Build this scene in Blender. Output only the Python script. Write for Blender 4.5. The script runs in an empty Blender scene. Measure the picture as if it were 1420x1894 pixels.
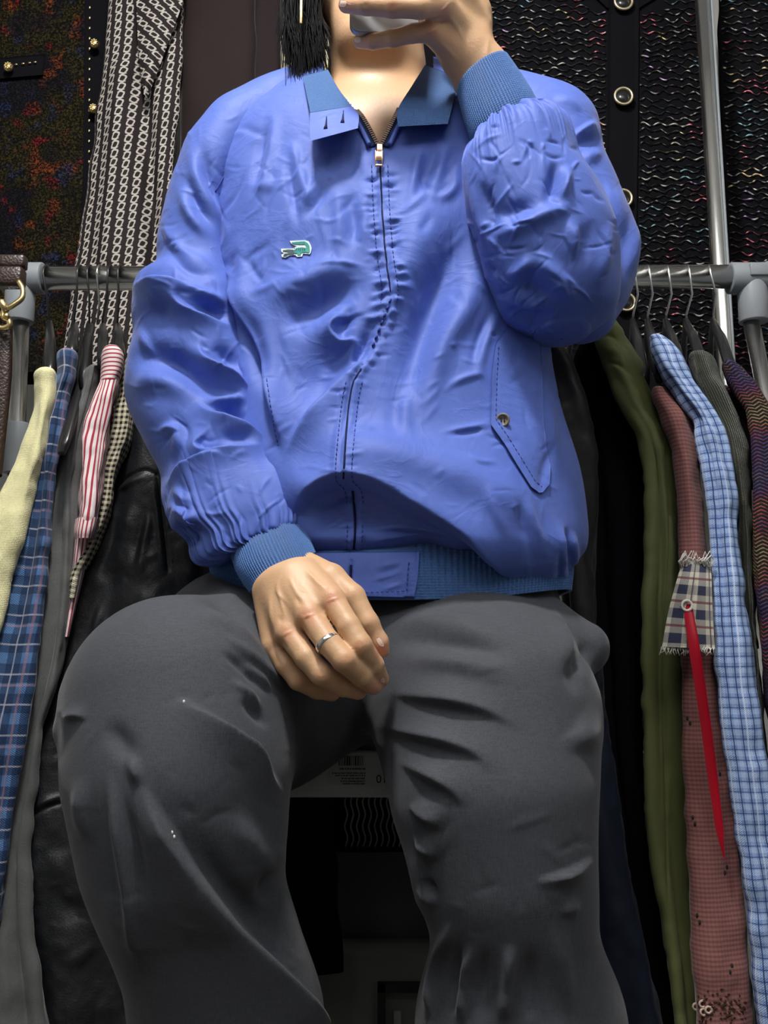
import bpy, bmesh, math, random
import numpy as np
from mathutils import Vector, Matrix
from mathutils.bvhtree import BVHTree
from mathutils.geometry import tessellate_polygon
random.seed(7); rng = np.random.default_rng(7)
SC = bpy.context.scene; COL = SC.collection
# ------------------------------------------------------------------ camera, light, exposure
F = 1750.0; PITCH = math.radians(8.0); CAMZ = 0.72
cam = bpy.data.cameras.new('camera'); co = bpy.data.objects.new('camera', cam); COL.objects.link(co)
co.location = (0, 0, CAMZ); co.rotation_euler = (math.radians(90) + PITCH, 0, 0)
cam.sensor_fit = 'HORIZONTAL'; cam.sensor_width = 36.0; cam.lens = 36.0 * F / 1420.0
cam.clip_start = 0.02; SC.camera = co
w = bpy.data.worlds.new('world'); SC.world = w; w.use_nodes = True
bg = w.node_tree.nodes['Background']; bg.inputs[0].default_value = (0.80, 0.88, 1.0, 1); bg.inputs[1].default_value = 0.06
SC.view_settings.view_transform = 'Standard'; SC.view_settings.look = 'None'
SC.view_settings.gamma = 1.0; SC.view_settings.use_curve_mapping = False
SC.view_settings.exposure = 0.0
def area(name, loc, aim, size, power, col, sy=None):
    l = bpy.data.lights.new(name, 'AREA'); l.energy = power; l.color = col; l.size = size
    if sy: l.shape = 'RECTANGLE'; l.size_y = sy
    o = bpy.data.objects.new(name, l); COL.objects.link(o); o.location = loc
    o.rotation_euler = (Vector(aim) - Vector(loc)).to_track_quat('-Z', 'Y').to_euler(); return o
area('ceiling_lamp_light', (-0.16, 0.42, 2.40), (-0.05, 1.05, 0.9), 0.17, 31, (1.0, 0.97, 0.93))
area('added_fill_light', (0.0, -0.45, 2.26), (0, 0.9, 0.4), 2.4, 13, (0.95, 0.97, 1.0), 0.40)  # added fill from the front, also gives the chrome rail a highlight
area('added_uplight', (0.0, -0.45, 2.36), (0, -0.40, 3.0), 2.4, 34, (0.97, 0.98, 1.0), 0.40)  # added to brighten the ceiling that the chrome rail reflects

# ------------------------------------------------------------------ projection helpers
CP, SP = math.cos(PITCH), math.sin(PITCH)
def P(px, py, Y):
    px = np.asarray(px, float); py = np.asarray(py, float); Y = np.asarray(Y, float)
    a = (px - 710.0) / F; b = -(py - 947.0) / F
    dy = CP - b * SP; dz = SP + b * CP
    k = Y / dy
    return np.stack([a * k, Y + 0 * k, CAMZ + dz * k], -1)
def proj(p):
    p = np.asarray(p, float)
    x, y, z = p[..., 0], p[..., 1], p[..., 2] - CAMZ
    d = y * CP + z * SP; u = -y * SP + z * CP
    return 710 + F * x / d, 947 - F * u / d, d
def mpp(py, Y):
    b = -(py - 947.0) / F
    return Y / (CP - b * SP) / F
CAMV = np.array([0, 0, CAMZ])

# ------------------------------------------------------------------ object helpers
def setp(o, label=None, cat=None, group=None, kind=None):
    if label: o['label'] = label
    if cat: o['category'] = cat
    if group: o['group'] = group
    if kind: o['kind'] = kind
    return o
def empty(name, loc, label, cat, group=None):
    o = bpy.data.objects.new(name, None); COL.objects.link(o); o.location = loc
    o.empty_display_size = 0.05
    return setp(o, label, cat, group)
def mesh(name, V, Fc, mat, parent=None, uv=None, col=None, smooth=True):
    """V world coordinates; faces quads/tris as list or (n,4) array; uv per vertex; col per vertex"""
    V = np.asarray(V, float)
    off = np.zeros(3)
    if parent is not None:
        pl = parent
        while pl is not None: off += np.array(pl.location); pl = pl.parent
    me = bpy.data.meshes.new(name)
    if isinstance(Fc, np.ndarray):
        n, k = Fc.shape
        me.vertices.add(len(V)); me.vertices.foreach_set('co', (V - off).ravel())
        me.loops.add(n * k); me.loops.foreach_set('vertex_index', Fc.ravel().astype(np.int32))
        me.polygons.add(n); me.polygons.foreach_set('loop_start', np.arange(0, n * k, k, dtype=np.int32))
        me.update(calc_edges=True)
    else:
        me.from_pydata([tuple(v) for v in (V - off)], [], Fc); me.update()
    me.polygons.foreach_set('use_smooth', np.full(len(me.polygons), smooth))
    if uv is not None:
        li = np.empty(len(me.loops), np.int32); me.loops.foreach_get('vertex_index', li)
        l = me.uv_layers.new(name='UVMap'); l.data.foreach_set('uv', np.asarray(uv, np.float32)[li].ravel())
    if col is not None:
        at = me.color_attributes.new('Col', 'FLOAT_COLOR', 'POINT')
        c = np.ones((len(V), 4), np.float32); c[:, :3] = col; at.data.foreach_set('color', c.ravel())
    me.materials.append(mat)
    o = bpy.data.objects.new(name, me); COL.objects.link(o)
    if parent is not None: o.parent = parent
    return o
class MB:
    def __init__(s): s.v = []; s.f = []
    def add(s, V, Fc):
        n = len(s.v); s.v += [tuple(map(float, v)) for v in V]; s.f += [tuple(int(i) + n for i in f) for f in Fc]; return s
    def box(s, c, h, M=None):
        V = [Vector((sx * h[0], sy * h[1], sz * h[2])) for sx in (-1, 1) for sy in (-1, 1) for sz in (-1, 1)]
        if M is not None: V = [M @ v for v in V]
        V = [v + Vector(c) for v in V]
        return s.add(V, [(0, 1, 3, 2), (4, 6, 7, 5), (0, 4, 5, 1), (2, 3, 7, 6), (0, 2, 6, 4), (1, 5, 7, 3)])
    def tube(s, pts, r, n=10, caps=True, flat=1.0):
        pts = [Vector(p) for p in pts]; rs = r if hasattr(r, '__len__') else [r] * len(pts)
        V = []; Fc = []; up = None
        for i, p in enumerate(pts):
            t = (pts[min(i + 1, len(pts) - 1)] - pts[max(i - 1, 0)]).normalized()
            if up is None:
                up = Vector((0, -1, 0)) if abs(t.y) < .9 else Vector((0, 0, 1))
            up = (up - t * up.dot(t)).normalized(); sd = t.cross(up)
            for k in range(n):
                a = 2 * math.pi * k / n
                V.append(p + (sd * math.cos(a) + up * math.sin(a) * flat) * rs[i])
        for i in range(len(pts) - 1):
            for k in range(n):
                a, b = i * n + k, i * n + (k + 1) % n
                Fc.append((a, b, b + n, a + n))
        if caps:
            Fc.append(tuple(range(n))[::-1]); Fc.append(tuple(range((len(pts) - 1) * n, len(pts) * n)))
        return s.add(V, Fc)
    def ball(s, c, r, n=10, sc=(1, 1, 1)):
        V = []; Fc = []
        for i in range(n // 2 + 1):
            th = math.pi * i / (n // 2)
            for k in range(n):
                a = 2 * math.pi * k / n
                V.append((c[0] + r * sc[0] * math.sin(th) * math.cos(a), c[1] + r * sc[1] * math.sin(th) * math.sin(a), c[2] + r * sc[2] * math.cos(th)))
        for i in range(n // 2):
            for k in range(n):
                a, b = i * n + k, i * n + (k + 1) % n
                Fc.append((a, a + n, b + n, b))
        return s.add(V, Fc)
    def torus(s, c, R, r, nrm=(0, -1, 0), n=24, m=8, arc=1.0, rot=0.0):
        q = Vector(nrm).to_track_quat('Z', 'Y'); pts = []
        for i in range(n + (0 if arc == 1 else 1)):
            a = rot + 2 * math.pi * arc * i / n
            pts.append(Vector(c) + q @ Vector((R * math.cos(a), R * math.sin(a), 0)))
        if arc == 1: pts.append(pts[0].copy())
        return s.tube(pts, r, m, caps=arc != 1)
    def disc(s, c, R, h, nrm=(0, -1, 0), n=24, prof=None):
        q = Vector(nrm).to_track_quat('Z', 'Y'); prof = prof or [(0, 0), (1, 0), (1, 1), (0, 1)]
        V = []; Fc = []
        for (rr, hh) in prof:
            for k in range(n):
                a = 2 * math.pi * k / n
                V.append(Vector(c) + q @ Vector((R * max(rr, .002) * math.cos(a), R * max(rr, .002) * math.sin(a), h * hh)))
        for i in range(len(prof) - 1):
            for k in range(n):
                a, b = i * n + k, i * n + (k + 1) % n
                Fc.append((a, b, b + n, a + n))
        return s.add(V, Fc)
    def build(s, name, mat, parent=None, smooth=True):
        o = mesh(name, s.v, s.f, mat, parent, smooth=smooth)
        return o
def bevel(o, wd=.003, seg=2):
    m = o.modifiers.new('bevel', 'BEVEL'); m.width = wd; m.segments = seg; m.limit_method = 'ANGLE'; m.angle_limit = .6
    return o

# ------------------------------------------------------------------ node material helpers
class X:
    def __init__(s, nt, k): s.nt = nt; s.k = k
    def m(s, op, *o, clamp=False):
        n = s.nt.nodes.new('ShaderNodeMath'); n.operation = op; n.use_clamp = clamp
        for i, a in enumerate((s,) + o):
            if isinstance(a, X): s.nt.links.new(a.k, n.inputs[i])
            else: n.inputs[i].default_value = float(a)
        return X(s.nt, n.outputs[0])
    def __add__(s, o): return s.m('ADD', o)
    __radd__ = __add__
    def __sub__(s, o): return s.m('SUBTRACT', o)
    def __rsub__(s, o): return (s * -1.0) + o
    def __mul__(s, o): return s.m('MULTIPLY', o)
    __rmul__ = __mul__
    def __truediv__(s, o): return s.m('DIVIDE', o)
    def __lt__(s, o): return s.m('LESS_THAN', o)
    def __gt__(s, o): return s.m('GREATER_THAN', o)
    def fract(s): return s.m('FRACT')
    def floor(s): return s.m('FLOOR')
    def abs(s): return s.m('ABSOLUTE')
    def sin(s): return s.m('SINE')
    def sqrt(s): return s.m('SQRT')
    def pow(s, p): return s.m('POWER', p)
    def clamp(s): return s.m('ADD', 0.0, clamp=True)
    def max(s, o): return s.m('MAXIMUM', o)
    def min(s, o): return s.m('MINIMUM', o)
class NB:
    def __init__(s, name):
        s.mat = bpy.data.materials.new(name); s.mat.use_nodes = True; s.nt = s.mat.node_tree
        s.b = s.nt.nodes['Principled BSDF']; s.tc = s.nt.nodes.new('ShaderNodeTexCoord')
        sp = s.nt.nodes.new('ShaderNodeSeparateXYZ'); s.nt.links.new(s.tc.outputs['UV'], sp.inputs[0])
        s.u = X(s.nt, sp.outputs[0]); s.v = X(s.nt, sp.outputs[1])
        sp2 = s.nt.nodes.new('ShaderNodeSeparateXYZ'); s.nt.links.new(s.tc.outputs['Object'], sp2.inputs[0])
        s.x, s.y, s.z = [X(s.nt, sp2.outputs[i]) for i in range(3)]
    def vec(s, a, b, c=0.0):
        n = s.nt.nodes.new('ShaderNodeCombineXYZ')
        for i, q in enumerate((a, b, c)):
            if isinstance(q, X): s.nt.links.new(q.k, n.inputs[i])
            else: n.inputs[i].default_value = q
        return n.outputs[0]
    def obj(s): return s.tc.outputs['Object']
    def noise(s, scale, detail=3.0, rough=.5, vec=None, dist=0.0):
        n = s.nt.nodes.new('ShaderNodeTexNoise'); n.inputs['Scale'].default_value = scale
        n.inputs['Detail'].default_value = detail; n.inputs['Roughness'].default_value = rough; n.inputs['Distortion'].default_value = dist
        s.nt.links.new(vec if vec is not None else s.obj(), n.inputs['Vector'])
        return X(s.nt, n.outputs['Fac'] if 'Fac' in n.outputs else n.outputs[0])
    def noisec(s, scale, detail=3.0, vec=None):
        n = s.nt.nodes.new('ShaderNodeTexNoise'); n.inputs['Scale'].default_value = scale; n.inputs['Detail'].default_value = detail
        s.nt.links.new(vec if vec is not None else s.obj(), n.inputs['Vector']); return n.outputs['Color']
    def voro(s, scale, vec=None, feat='F1', out='Distance'):
        n = s.nt.nodes.new('ShaderNodeTexVoronoi'); n.inputs['Scale'].default_value = scale; n.feature = feat
        s.nt.links.new(vec if vec is not None else s.obj(), n.inputs['Vector'])
        return X(s.nt, n.outputs[out])
    def ramp(s, fac, stops, interp='LINEAR'):
        n = s.nt.nodes.new('ShaderNodeValToRGB'); n.color_ramp.interpolation = interp
        e = n.color_ramp.elements
        while len(e) > 1: e.remove(e[-1])
        e[0].position = stops[0][0]; e[0].color = (*stops[0][1], 1)
        for p, c in stops[1:]:
            q = e.new(p); q.color = (*c, 1)
        s.nt.links.new(fac.k if isinstance(fac, X) else fac, n.inputs[0]); return X(s.nt, n.outputs[0])
    def mix(s, f, a, b, mode='MIX'):
        n = s.nt.nodes.new('ShaderNodeMix'); n.data_type = 'RGBA'; n.blend_type = mode
        for q, i in ((f, 0), (a, 6), (b, 7)):
            if isinstance(q, X): s.nt.links.new(q.k, n.inputs[i])
            elif isinstance(q, (tuple, list)): n.inputs[i].default_value = (*q, 1)
            else: n.inputs[i].default_value = q
        return X(s.nt, n.outputs[2])
    def attr(s, name='Col'):
        n = s.nt.nodes.new('ShaderNodeVertexColor'); n.layer_name = name; return X(s.nt, n.outputs[0])
    def set(s, color=None, rough=.6, metal=0.0, sheen=0.0, spec=.22, bump=None, strength=.5, dist=.002, sss=0.0, coat=0.0):
        b = s.b
        def put(nm, v):
            if isinstance(v, X): s.nt.links.new(v.k, b.inputs[nm])
            elif isinstance(v, (tuple, list)): b.inputs[nm].default_value = (*v, 1)
            else: b.inputs[nm].default_value = v
        put('Base Color', color); put('Roughness', rough); put('Metallic', metal); put('Specular IOR Level', spec)
        if sheen: put('Sheen Weight', sheen); put('Sheen Roughness', .4)
        if coat: put('Coat Weight', coat); put('Coat Roughness', .25)
        if sss:
            put('Subsurface Weight', sss); b.inputs['Subsurface Radius'].default_value = (1, .35, .18); b.inputs['Subsurface Scale'].default_value = .006
        if bump is not None:
            n = s.nt.nodes.new('ShaderNodeBump'); n.inputs['Strength'].default_value = strength; n.inputs['Distance'].default_value = dist
            s.nt.links.new(bump.k, n.inputs['Height']); s.nt.links.new(n.outputs[0], b.inputs['Normal'])
        return s.mat
def band(x, period, off, width):       # 1 inside a stripe of given width, repeated each period
    return ((x * (1.0 / period) + off).fract() - .5).abs() < (width / period * .5)

MT = {}
def plain(name, c, rough=.6, **k):
    n = NB(name); MT[name] = n.set(c, rough, **k); return MT[name]
plain('black_plastic', (.012, .012, .013), .28, spec=.5)
plain('chrome', (.72, .72, .71), .16, metal=1.0)
plain('steel_wire', (.6, .6, .6), .25, metal=1.0)
plain('rose_gold', (.78, .47, .30), .22, metal=1.0)
plain('gold', (.80, .62, .30), .3, metal=1.0)
plain('silver', (.75, .74, .72), .15, metal=1.0)
plain('zip_teeth', (.10, .07, .06), .35, metal=.7)
plain('navy_tape', (.012, .03, .10), .7)
plain('thread_blue', (.035, .06, .30), .7)
plain('dark_slot', (.004, .008, .05), .8)
plain('black_cloth', (.004, .004, .005), .9, spec=.06)
plain('red_satin', (.42, .004, .018), .38, sheen=.2)
plain('white_thread', (.75, .72, .66), .8)
plain('nail', (.86, .62, .52), .25, coat=.3)
plain('label_paper', (.42, .42, .39), .7)
plain('ink', (.03, .03, .03), .7)
def m_jacket():
    n = NB('jacket_cotton')
    cr = n.noise(30, 5, .6, dist=.8); fine = n.noise(150, 3, .6); rid = (n.noise(13, 4, .55, dist=1.5) - .5).abs()
    weave = ((n.x * 5200.0).sin() * (n.z * 5200.0).sin())
    c = n.mix(n.noise(70, 4, .6), (.068, .118, .43), (.096, .158, .52))
    h = cr * .5 + fine * .10 + (1.0 - (rid * 14.0).clamp()) * .16 + weave * .02
    MT['jacket'] = n.set(c, .58, sheen=.12, bump=h, strength=.36, dist=.0035, spec=.28)
m_jacket()
def m_knit(name, a, b, rough=.8):
    n = NB(name)
    g = n.noise(900, 2, .7); k = ((n.v * 2600.0).sin() * .5 + .5)
    MT[name] = n.set(n.mix(g * .8 + k * .2, a, b), rough, sheen=.35, bump=g + k * .5, strength=.5, dist=.0012)
m_knit('rib', (.026, .080, .235), (.085, .185, .42))
def m_trouser():
    n = NB('trouser_wool')
    st = n.noise(1.0, 3, .7, vec=n.vec(n.x * 900.0, n.y * 900.0, n.z * 130.0)); g = n.noise(700, 2, .6)
    st2 = n.noise(1.0, 2, .7, vec=n.vec(n.x * 130.0, n.y * 130.0, n.z * 900.0))
    c = n.mix(st * .6 + st2 * .4, (.017, .019, .024), (.098, .103, .120))
    MT['trouser'] = n.set(c, .75, sheen=.12, bump=st + g * .6, strength=.3, dist=.0008)
m_trouser()
def m_skin():
    n = NB('skin')
    c = n.attr(); s = n.noise(260, 4, .6); m = n.noise(35, 3, .6)
    c2 = n.mix(m * .35, c, n.mix(.5, c, (.80, .34, .22)))
    MT['skin'] = n.set(c2, .46, bump=s + n.voro(420) * .5, strength=.16, dist=.0012, sss=.25, spec=.4)
m_skin()
def m_hair():
    n = NB('hair_black'); s = n.noise(1.0, 2, .6, vec=n.vec(n.x * 1600.0, n.y * 1600.0, n.z * 20.0))
    MT['hair'] = n.set(n.mix(s, (.002, .002, .003), (.008, .008, .009)), .5, spec=.06)
m_hair()
# ------------------------------------------------------------------ surfaces
def catmull(A, n):
    A = np.asarray(A, float); k = len(A)
    ds = np.sqrt(np.maximum(np.linalg.norm(np.diff(A[:, :3], axis=0), axis=1), 1e-6)); T = np.concatenate([[0], np.cumsum(ds)])
    # monotone-ish cubic hermite
    D = np.zeros_like(A); D[1:-1] = (A[2:] - A[:-2]) / (T[2:] - T[:-2])[:, None]; D[0] = (A[1] - A[0]) / (T[1] - T[0]); D[-1] = (A[-1] - A[-2]) / (T[-1] - T[-2])
    t = np.linspace(0, T[-1], n); i = np.clip(np.searchsorted(T, t, 'right') - 1, 0, k - 2)
    h = (T[i + 1] - T[i])[:, None]; s = ((t - T[i])[:, None]) / h
    return (2 * s**3 - 3 * s**2 + 1) * A[i] + (s**3 - 2 * s**2 + s) * h * D[i] + (-2 * s**3 + 3 * s**2) * A[i + 1] + (s**3 - s**2) * h * D[i + 1]
def norm(a): return a / np.maximum(np.linalg.norm(a, axis=-1, keepdims=True), 1e-9)
def grid_normals(G, wrap=True):
    if wrap: du = np.roll(G, -1, 1) - np.roll(G, 1, 1)
    else:
        du = np.empty_like(G); du[:, 1:-1] = G[:, 2:] - G[:, :-2]; du[:, 0] = G[:, 1] - G[:, 0]; du[:, -1] = G[:, -1] - G[:, -2]
    dv = np.empty_like(G); dv[1:-1] = G[2:] - G[:-2]; dv[0] = G[1] - G[0]; dv[-1] = G[-1] - G[-2]
    return norm(np.cross(du, dv))
def gridfaces(n, m, wrap=True):
    i = np.arange(n - 1)[:, None]; j = np.arange(m if wrap else m - 1)[None]; j2 = (j + 1) % m
    return np.stack([i * m + j, i * m + j2, (i + 1) * m + j2, (i + 1) * m + j], -1).reshape(-1, 4)
def pairs(rows):
    """rows: (x1,y1,x2,y2,Y,d[,dz]) two silhouette points in px, distance Y and half depth d -> stations (C,U,V)"""
    out = []
    for r in rows:
        a = P(r[0], r[1], r[4]); b = P(r[2], r[3], r[4]); C = (a + b) / 2; U = (b - a) / 2
        rad = C - CAMV; rad[2] = 0; rad = rad / np.linalg.norm(rad)
        Vv = rad * r[5]
        if len(r) > 6: Vv = Vv + np.array([0, 0, r[6]])
        out.append(np.concatenate([C, U, Vv]))
    return np.array(out)
def hrows(rows): return pairs([(r[1], r[0], r[2], r[0], r[3], r[4]) + tuple(r[5:]) for r in rows])
def loft(st, n, m, e=1.0, cap0=0.0, cap1=0.0, arcmul=1.0):
    """closed tube; angle 0 = +U, goes to front (-V) at 3/4; seam hidden at the back. returns grid (n,m,3), uv"""
    S = catmull(st, n)
    C, U, V = S[:, :3], S[:, 3:6], S[:, 6:9]
    def cap(C, U, V, L, end):
        if L <= 0: return C, U, V
        k = 9; i = -1 if end else 0; j = -2 if end else 1
        d = norm(C[i] - C[j]); a = np.linspace(0, math.pi / 2 * .985, k + 1)[1:]
        c2 = C[i] + d * (L * np.sin(a))[:, None]; sc = np.cos(a)[:, None]
        u2, v2 = U[i] * sc, V[i] * sc
        if end: return np.vstack([C, c2]), np.vstack([U, u2]), np.vstack([V, v2])
        return np.vstack([c2[::-1], C]), np.vstack([u2[::-1], U]), np.vstack([v2[::-1], V])
    C, U, V = cap(C, U, V, cap0, False); C, U, V = cap(C, U, V, cap1, True)
    th = math.pi / 2 + 2 * math.pi * np.arange(m) / m
    c, s = np.cos(th), np.sin(th); c = np.sign(c) * np.abs(c) ** e; s = np.sign(s) * np.abs(s) ** e
    G = C[:, None] + U[:, None] * c[None, :, None] + V[:, None] * s[None, :, None]
    hw = np.linalg.norm(U, axis=1).max(); L = np.concatenate([[0], np.cumsum(np.linalg.norm(np.diff(C, axis=0), axis=1))])
    sg = np.linalg.norm(np.roll(G, -1, 1) - G, axis=2); un = np.concatenate([np.zeros((len(G), 1)), np.cumsum(sg, 1)[:, :-1]], 1)
    un = un - un[:, m // 2][:, None]
    uv = np.stack([un, np.repeat(L[:, None], m, 1)], -1)
    return G, uv
def flipfix(G, Fc, wrap=True):
    C = G.mean(1, keepdims=True); N = grid_normals(G, wrap)
    return Fc if ((G - C) * N).sum(-1).mean() > 0 else Fc[:, ::-1]
def outward(G, wrap=True):
    C = G.mean(1, keepdims=True); N = grid_normals(G, wrap)
    return N if ((G - C) * N).sum(-1).mean() > 0 else -N
def wtab(): pass
def vnoise(p, seed=0):
    """smooth value noise, p (...,3)"""
    r = np.random.default_rng(seed); T = r.random((32, 32, 32)).astype(np.float32) * 2 - 1
    q = np.floor(p).astype(int); f = p - q; f = f * f * (3 - 2 * f); q &= 31; q1 = (q + 1) & 31; o = 0
    for a in (0, 1):
        for b in (0, 1):
            for c in (0, 1):
                wgt = (f[..., 0] if a else 1 - f[..., 0]) * (f[..., 1] if b else 1 - f[..., 1]) * (f[..., 2] if c else 1 - f[..., 2])
                o = o + wgt * T[(q1 if a else q)[..., 0], (q1 if b else q)[..., 1], (q1 if c else q)[..., 2]]
    return o
def ridged(p, seed=0, octv=3):
    o = 0; a = 1.0
    for k in range(octv):
        o = o + a * (1 - 2.2 * np.abs(vnoise(p * 2**k, seed + k))); a *= .45
    return o
# relief maps: folds of the cloth given as strokes on the surface, later moved into the geometry
HS = 2.0
class Relief:
    def __init__(s): s.h = np.zeros((990, 760), np.float32)
    def st(s, kind, amp, wd, pts, w2=None, taper=.45):
        """kind g: round ridge/valley, e: one steep side (left of travel is the falling-away side), amp in mm, widths in px"""
        amp = amp * 1e-3; p = np.array(pts, float)
        if len(p) > 2: p = catmull(np.hstack([p, np.zeros((len(p), 1))]), 6 * len(p))[:, :2]
        R = 3.2 * max(wd, w2 or 0)
        x0, x1 = int(max(0, (p[:, 0].min() - R) / HS + 20)), int(min(s.h.shape[1], (p[:, 0].max() + R) / HS + 20))
        y0, y1 = int(max(0, (p[:, 1].min() - R) / HS + 20)), int(min(s.h.shape[0], (p[:, 1].max() + R) / HS + 20))
        if x1 <= x0 or y1 <= y0: return
        gx, gy = np.meshgrid((np.arange(x0, x1) - 20) * HS, (np.arange(y0, y1) - 20) * HS)
        best = np.full(gx.shape, 1e9); sgn = np.zeros(gx.shape); tt = np.zeros(gx.shape)
        L = np.concatenate([[0], np.cumsum(np.hypot(*np.diff(p, axis=0).T))])
        for i in range(len(p) - 1):
            d = p[i + 1] - p[i]; l2 = (d**2).sum() + 1e-9
            t = np.clip(((gx - p[i, 0]) * d[0] + (gy - p[i, 1]) * d[1]) / l2, 0, 1)
            ex = gx - p[i, 0] - t * d[0]; ey = gy - p[i, 1] - t * d[1]; q = ex**2 + ey**2
            mk = q < best; best[mk] = q[mk]; sgn[mk] = (d[0] * ey - d[1] * ex)[mk]; tt[mk] = ((L[i] + t * math.sqrt(l2)) / L[-1])[mk]
        dd = np.sqrt(best); tp = np.clip(np.minimum(tt, 1 - tt) / max(taper, 1e-3), 0, 1) if taper > 0 else 1.0
        tp = tp * tp * (3 - 2 * tp) if taper > 0 else np.exp(-((np.where((tt <= 0) | (tt >= 1), 1, 0))) * 0)
        if kind == 'g': v = np.exp(-(dd / wd) ** 2)
        else:
            w2 = w2 or wd * .2
            v = np.where(sgn > 0, np.exp(-(dd / wd) ** 1.3), np.exp(-(dd / w2) ** 2))
        s.h[y0:y1, x0:x1] += (amp * v * tp).astype(np.float32)
    def many(s, L):
        for a in L: s.st(*a[:4], **(a[4] if len(a) > 4 else {}))
        return s
    def blur(s, k=1):
        for _ in range(k):
            s.h[1:-1, 1:-1] = (s.h[1:-1, 1:-1] * 4 + s.h[:-2, 1:-1] + s.h[2:, 1:-1] + s.h[1:-1, :-2] + s.h[1:-1, 2:]) / 8
        return s
    def at(s, px, py):
        x = np.clip(px / HS + 20, 0, s.h.shape[1] - 1.01); y = np.clip(py / HS + 20, 0, s.h.shape[0] - 1.01)
        i, j = y.astype(int), x.astype(int); fy, fx = y - i, x - j
        return s.h[i, j] * (1 - fy) * (1 - fx) + s.h[i + 1, j] * fy * (1 - fx) + s.h[i, j + 1] * (1 - fy) * fx + s.h[i + 1, j + 1] * fy * fx
def relief_push(V, N, R, soft=.35):
    px, py, d = proj(V); view = norm(CAMV - V); f = np.clip(((N * view).sum(-1) + .12) / soft, 0, 1)
    return V + N * (R.at(px, py) * f)[..., None]
# signed distance solids -> mesh
class SDF:
    def __init__(s, k=.015): s.p = []; s.k = k
    def cone(s, a, b, ra, rb, k=None, sq=None):
        s.p.append((np.array(a, float), np.array(b, float), ra, rb, k or s.k, sq)); return s
    def chain(s, pts, k=None):
        for (a, ra), (b, rb) in zip(pts, pts[1:]): s.cone(a, b, ra, rb, k)
        return s
    def mesh(s, h, lo=None, hi=None):
        A = np.array([np.minimum(p[0] - p[2], p[1] - p[3]) for p in s.p]).min(0) - 3 * h if lo is None else np.array(lo)
        B = np.array([np.maximum(p[0] + p[2], p[1] + p[3]) for p in s.p]).max(0) + 3 * h if hi is None else np.array(hi)
        A = A - .01; B = B + .01
        n = np.ceil((B - A) / h).astype(int) + 1
        D = np.full(n, .5, np.float32)
        for a, b, ra, rb, k, sq in s.p:
            m = 3 * k + .02; R = max(ra, rb) * (max(1, 1 / min(sq[1:])) if sq else 1)
            i0 = np.clip(((np.minimum(a, b) - R - m - A) / h).astype(int), 0, n); i1 = np.clip(((np.maximum(a, b) + R + m - A) / h).astype(int) + 1, 0, n)
            if (i1 <= i0).any(): continue
            ax = [A[q] + h * np.arange(i0[q], i1[q]) for q in range(3)]
            g = np.stack(np.meshgrid(*ax, indexing='ij'), -1).astype(np.float32)
            d = b - a; l2 = (d**2).sum() + 1e-12
            t = np.clip(((g - a) @ d) / l2, 0, 1); e = g - a - t[..., None] * d
            if sq:   # squash: ('n', vec scale) flattened along a direction
                nv, sc = sq[0], sq[1]; q = (e @ nv)[..., None] * nv; e = e - q + q / sc
            ds = (np.linalg.norm(e, axis=-1) - (ra + (rb - ra) * t)) * (sq[1] ** .5 if sq else 1)
            sl = tuple(slice(i0[q], i1[q]) for q in range(3)); o = D[sl]
            hh = np.clip(.5 + .5 * (o - ds) / k, 0, 1); D[sl] = o * (1 - hh) + ds * hh - k * hh * (1 - hh)
        return nets(D, A, h)
def nets(D, A, h):
    ins = D < 0; n = np.array(D.shape)
    cs = ins[:-1, :-1, :-1].astype(np.int8)
    for dx, dy, dz in [(1,0,0),(0,1,0),(0,0,1),(1,1,0),(1,0,1),(0,1,1),(1,1,1)]:
        cs = cs + ins[dx:n[0]-1+dx, dy:n[1]-1+dy, dz:n[2]-1+dz]
    act = (cs > 0) & (cs < 8); idx = np.full(act.shape, -1, np.int64); ii = np.argwhere(act); idx[act] = np.arange(len(ii))
    acc = np.zeros((len(ii), 3)); cnt = np.zeros(len(ii))
    for ax in range(3):
        o1, o2 = [q for q in range(3) if q != ax]
        for a in (0, 1):
            for b in (0, 1):
                off = np.zeros(3, int); off[o1] = a; off[o2] = b; p0 = ii + off; p1 = p0.copy(); p1[:, ax] += 1
                d0 = D[tuple(p0.T)]; d1 = D[tuple(p1.T)]; m = (d0 < 0) != (d1 < 0)
                t = np.where(m, d0 / np.where(m, d0 - d1, 1), 0); q = p0.astype(float); q[:, ax] += t
                acc[m] += q[m]; cnt[m] += 1
    V = acc / cnt[:, None] * h + A; quads = []
    for ax in range(3):
        o1, o2 = [q for q in range(3) if q != ax]
        sl0 = [slice(None)] * 3; sl1 = [slice(None)] * 3; sl0[ax] = slice(0, -1); sl1[ax] = slice(1, None)
        a, b = ins[tuple(sl0)], ins[tuple(sl1)]; ed = np.argwhere(a != b)
        ed = ed[(ed[:, o1] > 0) & (ed[:, o2] > 0) & (ed[:, o1] < n[o1] - 1) & (ed[:, o2] < n[o2] - 1)]
        if not len(ed): continue
        def c(x, y):
            e = ed.copy(); e[:, o1] += x; e[:, o2] += y; return idx[tuple(e.T)]
        q = np.stack([c(-1, -1), c(0, -1), c(0, 0), c(-1, 0)], 1)
        fl = a[tuple(ed.T)] ^ (ax == 1); q[~fl] = q[~fl][:, ::-1]; quads.append(q)
    Q = np.vstack(quads); Q = Q[(Q >= 0).all(1)]
    return V, Q
def vnormals(V, Q):
    fn = np.cross(V[Q[:, 2]] - V[Q[:, 0]], V[Q[:, 3]] - V[Q[:, 1]]); N = np.zeros_like(V)
    for k in range(4): np.add.at(N, Q[:, k], fn)
    return norm(N)
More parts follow.
